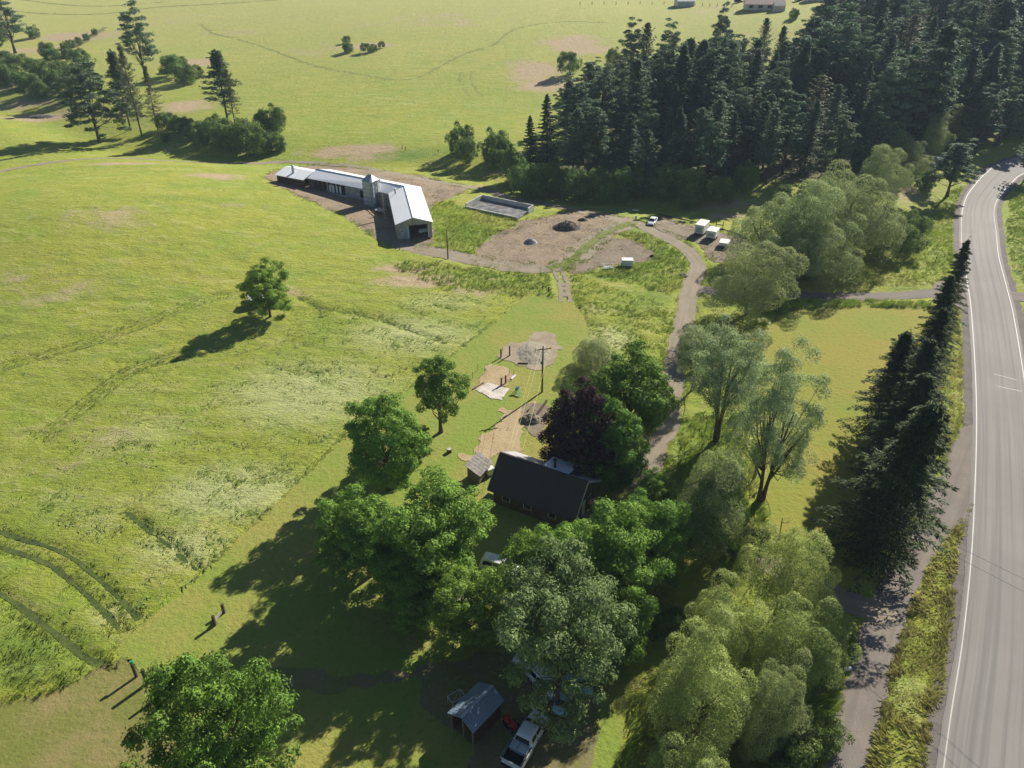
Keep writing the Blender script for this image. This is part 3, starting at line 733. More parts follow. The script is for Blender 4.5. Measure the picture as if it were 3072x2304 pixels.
blades('weedy_bank_grass', v7, 6, .75, .11, M['gLush'], .45, label='rank green weeds round the bare island inside the lane loop', seed=11)
v8 = sdf_poly(GP([(1290, 600), (1370, 610), (1560, 650), (1590, 660), (1540, 690), (1470, 740), (1400, 770), (1310, 745), (1302, 700)]))
bunk = sdf_poly(GP(Yp([(115, 128), (240, 68), (615, 150), (500, 215)])))
blades('weed_patch', v8, 6, .7, .12, M['gA'], .5, weight=lambda x, y: 1.0 * (bunk(x, y) > 3.0), label='tall green weeds between the metal shed and the bare yard', seed=12)
v9 = sdf_poly(GP([(2240, 1260), (2320, 1620), (2260, 1700), (2100, 1580), (2020, 1420), (2020, 1300), (2100, 1240)]))
blades('creek_grass', v9, 6, .9, .1, M['gLush'], .6, label='long green grass under the silvery trees by the lane', seed=13)
v10 = sdf_poly(GP([(1760, 2150), (1900, 2100), (2480, 2000), (2540, 2050), (2530, 2200), (2470, 2400), (1800, 2480)]))
blades('lower_bank_grass', v10, 8, 1.0, .09, M['gLush'], .5, label='lush bank grass below the lower right willows', seed=14)
v11 = sdf_poly(GP([(1180, 800), (1250, 790), (1450, 810), (1640, 830), (1660, 890), (1590, 885), (1560, 893), (1400, 880), (1300, 860)]))
blades('yard_edge_grass', v11, 4, .8, .1, M['gLush'], .7, label='rough green grass between the yard lane and the top of the lawn', seed=15)
v12 = sdf_poly(GP([(2310, 905), (2600, 903), (2790, 908), (2790, 925), (2604, 922), (2372, 930), (2330, 940), (2290, 985), (2230, 990), (2240, 940)]))
blades('field_edge_grass', v12, 9, .8, .09, M['gLush'], .5, label='green ditch grass along the top edge of the yellowing field', seed=16, margin=.05)
def band(f, w_, o_=0.0):
    g_ = lambda x, y: np.abs(f(x, y) - o_) - w_
    g_.bb = (f.bb[0] - 3, f.bb[1] - 3, f.bb[2] + 3, f.bb[3] + 3); return g_
for i, (f_, w_, d_, nm) in enumerate([(fby, 1.5, 5, 'round the barnyard'), (fy2, 2.0, 5, 'round the bare yard'), (fy3, 1.5, 6, 'round the bare island'), (fy4, 1.8, 6, 'round the parking ground'), (flane, .7, 9, 'beside the dirt lane'), (floop, .8, 6, 'beside the loop lane'), (fg1, .5, 12, 'beside the gravel side road'), (fdw, .8, 10, 'round the farmyard driveway')]):
    blades('edge_weeds', band(f_, w_, .2), d_, .34, .07, M['gLush'] if i % 2 else M['gA'], .7, label='low ragged weeds ' + nm, seed=30 + i, margin=-3, weight=lambda x, y: sstep(.35, .6, fbm(x * .5, y * .5, 12, 3)) * (np.minimum(np.minimum(fr(x, y), flane(x, y)), np.minimum(fg(x, y), fc(x, y))) > -.25))
for i, (f_, nm) in enumerate([(fy2, 'scattered over the bare yard'), (fby, 'scattered over the barnyard'), (fy4, 'scattered over the parking ground'), (fdw, 'scattered over the farmyard driveway'), (fb4, 'scattered over the straw path'), (fy3, 'scattered over the bare island')]):
    blades('dry_litter', f_, 2.2, .3, .07, M['gGold'], 1.2, label='dry grass litter ' + nm, seed=50 + i, margin=-60, weight=lambda x, y: .8 * sstep(.42, .62, fbm(x * .35, y * .35, 19, 3)))
for i, (f_, nm) in enumerate([(fb1, 'round the dirt bed'), (fb2, 'round the straw bed'), (fb4, 'along the straw path')]):
    blades('lawn_tufts', band(f_, .7, .1), 16, .2, .06, M['gA'], .8, label='short grass tufts creeping in ' + nm, seed=70 + i, margin=-3, weight=lambda x, y: sstep(.38, .58, fbm(x * .9, y * .9, 12, 3)))
    blades('straw_wisps', band(f_, 1.0, -.6), 8, .3, .06, M['gGold'], 1.25, label='loose straw wisps ' + nm, seed=80 + i, margin=-3, weight=lambda x, y: sstep(.40, .6, fbm(x * .7, y * .7, 22, 3)))
# ------------------------------------------------------------------ foliage
def unit(v): return v / np.maximum(np.linalg.norm(v, axis=-1, keepdims=True), 1e-6)
def leafV(p, d, nrm, size, wid):
    """diamond leaves: centre p, long axis d, roughly facing nrm"""
    s = unit(np.cross(d, nrm)); d = unit(d); n2 = unit(np.cross(s, d))
    L = size[:, None]; W = (size * wid)[:, None]
    V = np.stack([p - d * L * .5, p + s * W * .5 + n2 * L * .08, p + d * L * .5 - n2 * L * .1, p - s * W * .5 + n2 * L * .08], 1)
    return V
def leaf_obj(name, V, mat, parent):
    V = V.reshape(-1, 3); return mesh_np(name, V, np.arange(len(V)).reshape(-1, 4), mat, parent)
PROTO = C     # prototypes are the first of their kind placed
def dome(rng, cen, rad, out, n, flat, shell=.75, hang=.5):
    """leaves over a dome-like clump; more of them on the upper outer side"""
    u = unit(rng.normal(0, 1, (n, 3)) + out * .55 + np.array([0, 0, .35]))
    r = rad * (shell + (1 - shell) * rng.random(n)) * (1 + (.18 if shell < .85 else .06) * rng.normal(0, 1, n))
    p = cen + u * r[:, None] * np.array([1, 1, flat])
    tang = unit(np.cross(u, rng.normal(0, 1, (n, 3))))
    d = unit(tang * .8 + u * .5 + np.array([0, 0, -hang]))
    nrm = unit(u + (.42 if shell < .85 else .28) * rng.normal(0, 1, (n, 3)) + np.array([0, 0, .2]))
    return p, d, nrm
def broad(seed, H, R, trunk_h, nclus, nleaf, lsize, mat, clr=1.0, flat=.6, hang=.5, wid=.45, bark='bark', lump=.25, nlimb=7, tr=.28, gap=.0, name='tree', stems=1, egg=0.0, spread=.42, shell=.75, zc=None):
    """a broad-leaved tree: tapered trunk, limbs, and a lumpy crown of leaf clumps"""
    rng = np.random.default_rng(seed)
    root = empty(name, (0, 0, 0))
    zc0 = trunk_h + (H - trunk_h) * .48 if zc is None else zc
    hz = (H - trunk_h) * .52
    u = unit(rng.normal(0, 1, (nclus * 3, 3)))
    u[:, 2] = np.where(u[:, 2] < -.85, -u[:, 2] * .6, u[:, 2]); u = unit(u)
    az = np.arctan2(u[:, 1], u[:, 0])
    lum = 1 + lump * (np.sin(az * 2 + seed) * .5 + np.sin(az * 3 + seed * 2.1 + u[:, 2] * 3) * .5 + (rng.random(len(u)) - .5) * .9)
    rr = (.35 + .65 * rng.random(len(u)) ** .45) * lum
    rad_xy = R * (1 - egg * u[:, 2])
    cen = np.stack([u[:, 0] * rr * rad_xy * .88, u[:, 1] * rr * rad_xy * .88, zc0 + u[:, 2] * rr * hz * .9], 1)
    # keep clumps apart
    sel = []
    cr = clr * R * .2
    for i in range(len(cen)):
        if all(np.linalg.norm((cen[i] - cen[j]) * [1, 1, 1.3]) > cr * .8 for j in sel): sel.append(i)
        if len(sel) >= nclus: break
    cen = cen[sel]; uu = u[sel]
    Vs = []
    for c_, o_ in zip(cen, uu):
        rc = cr * rng.uniform(.65, 1.3); n = int(nleaf * rng.uniform(.7, 1.2) * (rc / cr) ** 1.4)
        if gap and rng.random() < gap: n = int(n * .35)
        p, d, nr = dome(rng, c_, rc, o_, n, flat, shell, hang)
        Vs.append(leafV(p, d, nr, lsize * rng.uniform(.6, 1.3, n), wid))
    # trunk and limbs
    mb = MB(); tops = []
    for s in range(stems):
        a = rng.uniform(0, 6.28) + s * 2.1; off = 0 if stems == 1 else .25
        lx, ly = math.cos(a) * off, math.sin(a) * off
        pts = []; hh_ = zc0 + hz * .35
        bend = rng.normal(0, .12, 2) * R * (.4 if stems == 1 else 1.2)
        sx_, sy_ = (0, 0) if stems == 1 else (math.cos(a) * R * .35, math.sin(a) * R * .35)
        for k in range(6):
            t = k / 5
            pts.append((lx + (sx_ + bend[0]) * t ** 1.3, ly + (sy_ + bend[1]) * t ** 1.3, t * hh_ - .3))
        mb.tube(pts, [tr * (1.35 if k == 0 else 1.0) * (1 - .78 * k / 5) / (stems ** .4) for k in range(6)], 8)
        tops.append(pts)
    order = list(range(len(cen))); random.Random(seed).shuffle(order)
    for j in order[:nlimb * 4]:
        c_ = cen[j]; pts = tops[min(range(stems), key=lambda q: (tops[q][3][0] - c_[0]) ** 2 + (tops[q][3][1] - c_[1]) ** 2)]
        t = min(max((c_[2] - trunk_h * .8) / (H) * .8, .25), .85) if j in order[:nlimb] else min(max((c_[2]) / H * .75, .35), .9)
        k = t * 5; i0 = int(k); fr = k - i0; b0 = np.array(pts[i0]) * (1 - fr) + np.array(pts[min(i0 + 1, 5)]) * fr
        midp = b0 * .5 + c_ * .5 + np.array([0, 0, -.06 * R]) + rng.normal(0, .05 * R, 3)
        r0 = tr * (.42 if j in order[:nlimb] else .2)
        mb.tube([b0, midp, c_ + np.array([0, 0, .1])], [r0, r0 * .55, r0 * .15], 5, cap=False)
    mb.build('trunk', M[bark], root, True)
    leaf_obj('crown', np.concatenate(Vs), mat, root)
    root['_h'] = H; root['_r'] = R
    return root
def conifer(seed, H, R, mat, base=.25, nb=90, clumps=5, lsize=.45, name='pine_tree', up=.1, droop=.15, tr=.25, bark='pinebark', prof='pine', nl=8, wid=.35, lean=0.0, thin=1.0):
    """a conifer: straight tapered trunk, whorled branches, needle sprays along their outer part"""
    rng = np.random.default_rng(seed); root = empty(name, (0, 0, 0)); mb = MB()
    lx, ly = rng.normal(0, .02, 2) * H
    tp = lambda t: np.array([lx * t * t, ly * t * t, H * t])
    mb.tube([tp(k / 6) - np.array([0, 0, .3 if k == 0 else 0]) for k in range(7)], [tr * (1 - .93 * k / 6) + .02 for k in range(7)], 7)
    Vs = []
    for i in range(nb):
        t = base + (1 - base) * ((i + rng.random()) / nb) ** .9
        q = (t - base) / (1 - base)
        if prof == 'pine': L = R * (math.sin(min(q * 2.6 + .55, 3.0)) ** .7 if q < .9 else .35) * (1.06 - q * .72)
        elif prof == 'fir': L = R * (1 - q) ** .68 + .25
        elif prof == 'tall': L = R * (1 - q ** 2.8) ** .75 * (.62 + .38 * min(q * 3, 1)) + .3
        else: L = R * (1 - q ** 1.5) ** .9 * 1.1 + .25
        L *= rng.uniform(.5, 1.18) if prof != 'mid' else rng.uniform(.7, 1.1)
        if rng.random() > thin: L *= .4
        a = i * 2.399 + rng.normal(0, .3)
        el = up * (1 + q * 3) - droop * (1 - q) + rng.normal(0, .07)
        h = np.array([math.cos(a), math.sin(a), 0.0]); b0 = tp(t)
        def bp(s): return b0 + h * (L * s * math.cos(el)) + np.array([0, 0, L * (math.sin(el) * s - droop * s * s * .6 + (.28 * droop if prof == 'fir' else .12) * max(s - .6, 0) * 2.0)])
        if L > .7: mb.tube([bp(0), bp(.5), bp(.95)], [tr * .22 * (1 - q * .6), tr * .12 * (1 - q * .6), .01], 4, cap=False)
        ss = np.repeat(np.linspace(.18 if prof != 'pine' else .45, 1.0, clumps), nl); m = len(ss)
        P = np.array([bp(s) for s in np.linspace(0, 1.0, 12)])
        idx = np.clip(ss * 11, 0, 10.999); i0 = idx.astype(int); fr = (idx - i0)[:, None]
        pc = P[i0] * (1 - fr) + P[i0 + 1] * fr
        side = np.array([-h[1], h[0], 0.0])
        if prof == 'pine':
            off = rng.normal(0, 1, (m, 3)) * np.array([.42, .42, .3]) * (lsize * 1.15)
            d = unit(off + h * .5 + np.array([0, 0, .35])); p = pc + off
            nr = unit(rng.normal(0, 1, (m, 3)) + np.array([0, 0, .8]))
            sz = lsize * rng.uniform(.6, 1.25, m)
        else:
            sg = rng.choice([-1, 1], m)[:, None]; wlen = (L * (.24 if prof == 'fir' else .34) * (1.05 - ss)[:, None] + .20)
            fr2 = rng.random((m, 1))
            off = side * sg * wlen * fr2 + np.array([0, 0, 1.0]) * (-.22 * wlen * fr2 ** 1.5) + rng.normal(0, .06, (m, 3))
            d = unit(side * sg * .7 + h * .8 + rng.normal(0, .2, (m, 3)) + np.array([0, 0, -.22])); p = pc + off
            nr = unit(np.array([0, 0, 1.0]) + rng.normal(0, .45, (m, 3)))
            sz = lsize * rng.uniform(.6, 1.2, m)
        Vs.append(leafV(p, d, nr, sz, wid))
    # tip
    m = 14; p = tp(1.0) + rng.normal(0, 1, (m, 3)) * [.15, .15, .35]
    Vs.append(leafV(p, unit(rng.normal(0, .5, (m, 3)) + [0, 0, 1]), unit(rng.normal(0, 1, (m, 3))), np.full(m, lsize), wid))
    mb.build('trunk', M[bark], root, True)
    leaf_obj('crown', np.concatenate(Vs), mat, root)
    root['_h'] = H; root['_r'] = R
    return root
USED = {}
def put(proto, p, h=None, r=None, rz=None, label=None, cat='tree', group=None, sink=0.0):
    """place a tree: the first call takes the prototype, later ones copy it with its parts"""
    H0, R0 = proto['_h'], proto['_r']
    k = proto.name
    if k in USED: o = copy_tree(proto)
    else: USED[k] = 1; o = proto
    sz = (h or H0) / H0; sr = (r / R0) if r else sz
    o.location = (p[0], p[1], Tz(p[0], p[1]) - sink)
    o.scale = (sr, sr, sz); o.rotation_euler = (0, 0, random.uniform(0, 6.28) if rz is None else rz)
    for key in ('label', 'group'):
        if key in o: del o[key]
    return tag(o, label, cat, group)
def BTt(bx, by, ty): p, h = BT(bx, by, ty); return p, h
def TIP(sx, sy, h):   # base of a tree h metres tall whose tip is seen at this pixel
    p = G(sx, sy, h); return p

# --- broad-leaved trees round the house
ash = [broad(21, 12, 4.6, 1.0, 150, 230, .30, M['ash'], .95, .5, .55, nlimb=9, lump=.3, name='leafy_tree'),
       broad(22, 12, 4.6, .8, 165, 220, .30, M['ash'], .9, .5, .6, nlimb=9, lump=.35, name='leafy_tree'),
       broad(23, 12, 3.2, 2.4, 95, 200, .30, M['ash'], 1.15, .55, .6, nlimb=8, lump=.35, egg=.1, name='leafy_tree', gap=.15)]
walnut = [broad(31, 13, 5.2, 3.0, 170, 210, .27, M['walnut'], .8, .55, .7, nlimb=12, lump=.3, gap=.15, name='leafy_tree'),
          broad(32, 13, 5.2, .6, 190, 210, .28, M['maple'], .8, .55, .6, nlimb=12, lump=.3, gap=.1, name='leafy_tree')]
maple = broad(41, 11, 4.2, .6, 130, 260, .30, M['maple'], 1.0, .65, .4, nlimb=8, lump=.22, name='leafy_tree')
purple = broad(42, 12, 4.0, .4, 140, 260, .28, M['purple'], 1.0, .65, .4, nlimb=8, lump=.15, egg=.25, name='purple_leaved_tree')
S = lambda sx, sy, w_, p: w_ / FPX * ((p.y * math.cos(PITCH)) + (CAMH - p.z) * math.sin(PITCH))   # pixel width -> metres
def tree(proto, bx, by, ty, wpx, label, **k):
    p, h = BT(bx, by, ty); r = S(0, 0, wpx, p) / 2 * .97
    return put(proto, p, h * .97, r, label=label, **k)
tree(ash[1], 812, 955, 788, 142, 'lone round green tree standing in the open hay field by a small hut')
tree(ash[2], 1323, 1297, 1055, 142, 'slender upright green tree on the lawn above the house, trunk bare at the foot')
tree(ash[0], 1165, 1470, 1190, 245, 'spreading green tree at the lawn edge left of the house')
tree(ash[1], 1110, 1730, 1490, 250, 'leftmost green tree of the clump in front of the house')
tree(ash[0], 1320, 1750, 1445, 320, 'large bright green tree in front of the left end of the dark roof')
tree(ash[1], 1605, 1860, 1590, 200, 'green tree in front of the dark roof, right over the white van roof')
tree(ash[0], 1400, 1930, 1715, 240, 'green tree in shade below the white van roof')
tree(ash[1], 1815, 1850, 1535, 310, 'bright green tree below the right gable of the house')
tree(ash[0], 1950, 1760, 1490, 210, 'green tree at the bend of the lane right of the house')
tree(walnut[0], 1668, 2120, 1705, 430, 'large greyish-green tree spreading over the parked cars')
tree(walnut[1], 705, 2420, 1985, 440, 'big leafy tree cut by the bottom edge beside the fence posts')
tree(purple, 1732, 1445, 1140, 215, 'dark purple-leaved tree behind the house')
tree(maple, 1880, 1330, 1055, 270, 'dense mid-green tree behind the purple-leaved tree')
tree(maple, 1830, 1450, 1200, 200, 'dark green tree in shade right of the purple-leaved tree')
tree(walnut[1], 2110, 1690, 1440, 190, 'shaded green tree by the lane bend, left of the leaning silvery trees')
tree(ash[1], 1225, 1800, 1560, 230, 'green tree with its trunk in shade, left of the white van roof')
tree(ash[0], 1625, 1790, 1615, 180, 'green tree between the dark roof and the big greyish tree')
tree(walnut[1], 1075, 1690, 1505, 190, 'greyer tree at the left end of the clump in front of the house')
tree(ash[1], 1250, 1850, 1700, 220, 'low shaded green tree below the middle of the clump')
tree(maple, 1840, 1960, 1760, 230, 'dark green tree in shade right of the big greyish tree')
tree(maple, 1960, 1560, 1420, 130, 'low green tree between the house steps and the lane')
tree(ash[0], 1715, 1830, 1605, 240, 'green tree behind the top of the big greyish tree, below the house')
tree(ash[1], 1240, 1370, 1275, 95, 'small rounded green tree beside the slender upright tree', cat='tree')
# --- willows and silvery trees
wil = [broad(51, 9, 4.6, .3, 70, 560, .19, M['willow'], 1.45, .85, .1, wid=.4, nlimb=8, lump=.45, name='willow_tree', stems=2, shell=.86),
       broad(52, 9, 4.6, .3, 66, 600, .19, M['willow'], 1.5, .85, .1, wid=.4, nlimb=8, lump=.5, name='willow_tree', stems=2, shell=.86),
       broad(53, 9, 4.8, .3, 74, 600, .19, M['willowy'], 1.4, .85, .1, wid=.4, nlimb=8, lump=.45, name='willow_tree', stems=3, shell=.86)]
cot = [broad(61, 18, 4.6, 3.8, 150, 330, .21, M['cotton'], 1.0, .8, .2, wid=.4, nlimb=10, lump=.35, gap=.15, name='silvery_tree', stems=2, tr=.34),
       broad(62, 18, 4.4, 2.6, 150, 330, .21, M['cotton'], 1.0, .85, .2, wid=.4, nlimb=12, lump=.35, gap=.1, name='silvery_tree', stems=2, tr=.36)]
tree(cot[0], 2150, 1330, 965, 235, 'tall silvery tree with bare forked lower trunk beside the dirt lane')
tree(cot[1], 2280, 1500, 1035, 225, 'tall silvery tree leaning over the left edge of the yellowing field')
tree(cot[0], 2075, 1170, 965, 120, 'slimmer silvery tree beside the dirt lane, left of the fork-trunked one')
tree(wil[0], 2110, 1680, 1350, 210, 'pale silvery-green tree in front of the two tall silvery trees')
tree(wil[1], 2240, 950, 735, 215, 'round grey-green willow at the junction of the dirt lane and access road')
tree(wil[0], 1780, 1110, 1020, 130, 'thin grey-green bush tree with bare twigs beside the upper lawn')
for a in [(2310, 800, 590, 210, 0, 'grey-green willow nearest the parked white trailers'), (2420, 790, 560, 230, 1, 'big grey-green willow in the middle of the willow clump'), (2540, 760, 520, 230, 0, 'grey-green willow at the right of the willow clump'),
          (2450, 850, 680, 180, 1, 'lower grey-green willow in front of the willow clump'), (2330, 850, 740, 130, 0, 'dark low willow at the foot of the willow clump'), (2480, 680, 510, 150, 0, 'rounded willow at the back of the willow clump')]:
    tree(wil[a[4]], a[0], a[1], a[2], a[3], a[5], group='willows in the clump by the access road')
for a in [(2630, 600, 445, 130, 1, 'upright willow between the willow clump and the forest edge'), (2620, 490, 360, 190, 0, 'large pale willow against the dark forest edge'), (2720, 530, 430, 110, 1, 'pale willow right of the large one at the forest edge'),
          (2860, 430, 315, 120, 0, 'pale willow partly behind the roadside pines'), (2520, 470, 400, 80, 1, 'small pale willow left of the large one at the forest edge'), (2790, 480, 350, 90, 0, 'yellow-green willow just left of the roadside pines'), (2475, 500, 445, 40, 1, 'tiny pale willow lit in front of the dark forest')]:
    tree(wil[a[4]], a[0], a[1], a[2], a[3], a[5], group='pale willows along the forest edge')
for a in [(2325, 1850, 1600, 225, 2, 'topmost yellow-green willow of the lower right clump'), (2170, 2000, 1800, 220, 2, 'yellow-green willow left of the middle of the lower right clump'), (2375, 2060, 1835, 225, 2, 'yellow-green willow nearest the gravel side road'),
          (2075, 2230, 1940, 290, 2, 'large yellow-green willow right of the white pickup'), (2050, 2460, 2260, 230, 2, 'yellow-green willow cut by the bottom edge'), (2290, 2240, 2000, 180, 0, 'darker willow behind the bottom willows')]:
    tree(wil[a[4]], a[0], a[1], a[2], a[3], a[5], group='willows in the lower right clump')
# --- left pines
pine = [conifer(71, 24, 4.6, M['pine'], .18, 85, 4, .8, nl=14, wid=.5), conifer(72, 24, 4.4, M['pine'], .3, 70, 4, .8, nl=14, wid=.5), conifer(73, 22, 4.6, M['sparse'], .2, 100, 5, .55, nl=7, thin=.85), conifer(74, 20, 5.4, M['pine'], .05, 100, 5, .85, nl=14, wid=.5)]
pine += [broad(75, 22, 4.6, .8, 125, 120, .55, M['pine'], 1.0, .55, -.1, wid=.42, bark='pinebark', nlimb=8, lump=.35, egg=.2, tr=.28, name='pine_tree', gap=.15), broad(76, 24, 3.9, 5.0, 85, 110, .55, M['pine'], 1.2, .55, -.1, wid=.42, bark='pinebark', nlimb=8, lump=.5, egg=.3, tr=.26, name='pine_tree', gap=.2)]
for a in [(440, 250, 5, 105, 5, 'tallest pine on the left, rising to the top edge'), (426, 410, 130, 90, 2, 'thin brownish pine in the middle of the left group'), (393, 391, 150, 100, 0, 'pine left of the thin brownish ones in the left group'),
          (474, 390, 195, 70, 2, 'thin bare-looking pine at the right of the left group'), (300, 430, 165, 160, 4, 'broad dark pine branching low to the ground, left group'), (685, 372, 148, 120, 1, 'pine beside the creek bushes, left of its thin neighbour'),
          (706, 378, 205, 65, 2, 'thin pine beside the creek bushes'), (46, 160, -30, 115, 5, 'pine in the top left corner with a bare lower trunk'), (-20, 220, 20, 110, 3, 'pine cut by the left edge below the top corner')]:
    tree(pine[a[4]], a[0], a[1], a[2], a[3], a[5], group='pines along the creek on the left')
# --- firs beside the highway
fir = [conifer(81, 20, 4.6, M['spruce'], .03, 225, 14, .40, 'fir_tree', .06, .42, .3, prof='fir', nl=7, wid=.28), conifer(82, 20, 4.8, M['spruce'], .03, 220, 14, .40, 'fir_tree', .04, .46, .3, prof='fir', nl=7, wid=.28)]
fl = [(2908, 722, 20, 3.8, 'farthest fir of the roadside row, its tip over the road'), (2872, 830, 19, 4.4, 'second fir from the far end of the roadside row'), (2835, 930, 19, 5.0, 'fir in the upper middle of the roadside row'),
      (2800, 1030, 19, 5.6, 'fir in the middle of the roadside row'), (2785, 1130, 18, 6.4, 'fir in the lower middle of the roadside row'), (2725, 1205, 20, 7.6, 'nearest and widest fir of the roadside row'), (2735, 1000, 16, 5.8, 'fir on the field side in the middle of the roadside row')]
for i, (tx, ty, h, r, lb) in enumerate(fl):
    p = TIP(tx, ty, h)
    if 'nearest' in lb: p, h = BT(2618, 1668, 1195)
    put(fir[i % 2], p, h, r, label=lb, group='firs in the roadside row')
# --- forest
ff = [conifer(91, 26, 4.4, M['fir'], .10, 120, 6, .85, 'forest_conifer', .22, .10, .28, prof='tall', nl=8, wid=.4), conifer(92, 26, 4.0, M['fir'], .16, 110, 6, .85, 'forest_conifer', .3, .1, .28, prof='mid', nl=8, wid=.4),
      conifer(93, 28, 4.4, M['pine'], .28, 110, 5, .8, 'forest_conifer', .2, .12, .28, prof='tall', nl=9, wid=.4), conifer(94, 24, 4.4, M['fir'], .06, 120, 6, .8, 'forest_conifer', .05, .25, .28, prof='mid', nl=8, wid=.4)]
ff.append(conifer(95, 26, 4.0, M['sparse'], .2, 80, 4, .7, 'forest_conifer', .15, .15, .28, prof='tall', nl=7, wid=.4))
ff.append(broad(96, 26, 3.7, 7.0, 75, 95, .62, M['pine'], 1.15, .6, -.2, wid=.4, bark='pinebark', nlimb=6, lump=.35, egg=.38, tr=.28, name='forest_conifer'))
ff.append(broad(97, 26, 3.5, 5.0, 80, 90, .62, M['fir'], 1.15, .6, .1, wid=.4, bark='pinebark', nlimb=6, lump=.4, egg=.45, tr=.28, name='forest_conifer'))
placed = []
named = [(1770, 285, 172, 85, 6, 'pine standing forward at the upper left edge of the forest'), (1885, 300, 60, 80, 5, 'tall pine left of a pair at the top edge of the forest'), (1925, 305, 62, 70, 2, 'tall pine at the right of the pair at the forest top edge'), (1995, 300, 65, 85, 5, 'tall full-crowned pine right of the pair at the forest edge'),
         (1700, 420, 240, 85, 0, 'conifer with a dark pointed tip at the left end of the forest'), (1640, 500, 280, 90, 3, 'leftmost dark conifer at the foot of the forest'), (1590, 520, 345, 70, 3, 'short pale-tipped conifer at the left foot of the forest'), (2142, 270, 15, 70, 5, 'pine with the highest tip against the meadow'), (2275, 250, 50, 60, 2, 'narrow pine against the meadow right of the highest tip'), (2325, 260, 75, 60, 0, 'narrow dark conifer against the meadow'), (2430, 300, 65, 75, 2, 'pine at the dip of the forest outline near the far house')]
for a in named:
    o = tree(ff[a[4]], a[0], a[1], a[2], a[3], a[5], group='conifers of the forest'); placed.append((o.location.x, o.location.y))
for a in [(2910, 440, 255, 100, 5, 'dark pine beside the highway bend, left of its twin'), (2990, 440, 280, 95, 6, 'pine beside the highway bend, right of its twin'), (2840, 590, 410, 120, 6, 'bushy dark conifer on the bank below the highway bend'), (3075, 540, 390, 100, 2, 'pine hanging over the highway from the right edge'), (3062, 420, 270, 90, 0, 'conifer behind the far end of the highway bend')]:
    o = tree(ff[a[4]], a[0], a[1], a[2], a[3], a[5], group='conifers at the highway bend'); placed.append((o.location.x, o.location.y))
rngf = random.Random(5)
fpf = fp[:9]
bx0, bx1, by0, by1 = 0, 620, 165, 760
roadclear = sdf_line(HC, ROADW / 2 + 5)
cnt = 0
willx = [(o.location.x, o.location.y) for o in C.objects if o.name.startswith('willow_tree') and o.type == 'EMPTY']
forest_poly = fp
def vis(x, y, z):
    f = y * math.cos(PITCH) - (z - CAMH) * math.sin(PITCH); px = 1536 + FPX * x / f
    return px, pyof(x, y, z)
cand = []
for _ in range(30000):
    x = rngf.uniform(bx0, bx1); y = rngf.uniform(by0, by1)
    cand.append((x, y))
cx_ = np.array([c_[0] for c_ in cand]); cy_ = np.array([c_[1] for c_ in cand])
ok = inside(cx_, cy_, forest_poly) & (roadclear(cx_, cy_) > 0)
for (x, y), k in zip(cand, ok):
    if not k: continue
    z = Tz(x, y)
    px, py = vis(x, y, z + 26); bx_, by_ = vis(x, y, z)
    if px < 1400 or px > 3230 or by_ < -60 or py > 600: continue
    dmin = 5.1 + max(0, (y - 260)) * .018
    if any((x - a) ** 2 + (y - b_) ** 2 < dmin * dmin for a, b_ in placed): continue
    if any((x - a) ** 2 + (y - b_) ** 2 < 36 for a, b_ in willx): continue
    edge_ = bool(sdf_poly(forest_poly)(np.array([x]), np.array([y]))[0] > -9)
    h = rngf.choice([rngf.uniform(17, 24), rngf.uniform(23, 29), rngf.uniform(26, 35)]) if not edge_ else rngf.uniform(17, 27)
    if y < 228: h = min(h, rngf.uniform(17, 21))
    ty = vis(x, y, z + h)[1]
    # the outline of the forest against the meadow
    lim = np.interp(px, [1500, 1640, 1720, 1800, 2000, 2100, 2400, 2430, 2460, 2520], [350, 270, 235, 205, 150, 105, 125, 75, 20, -200])
    if ty < lim:
        h2 = h
        while h2 > 9 and vis(x, y, z + h2)[1] < lim: h2 -= 1
        if h2 <= 12: continue
        h = h2
    placed.append((x, y)); cnt += 1
    put(ff[rngf.choice([0, 1, 2, 3, 5, 6, 5, 6, 2, 0, 1, 3, 5, 4])], (x, y), h, 5.7 * h / 25 * rngf.uniform(.8, 1.25), label=('dark conifer in the near rows along the foot of the forest' if y < 250 else 'conifer in the middle of the dense forest on the right' if y < 360 else 'hazy conifer in the far part of the forest towards the top edge'), group='conifers of the forest')
    if cnt >= 285: break
print('forest trees', cnt, BT(2618, 1668, 1195))
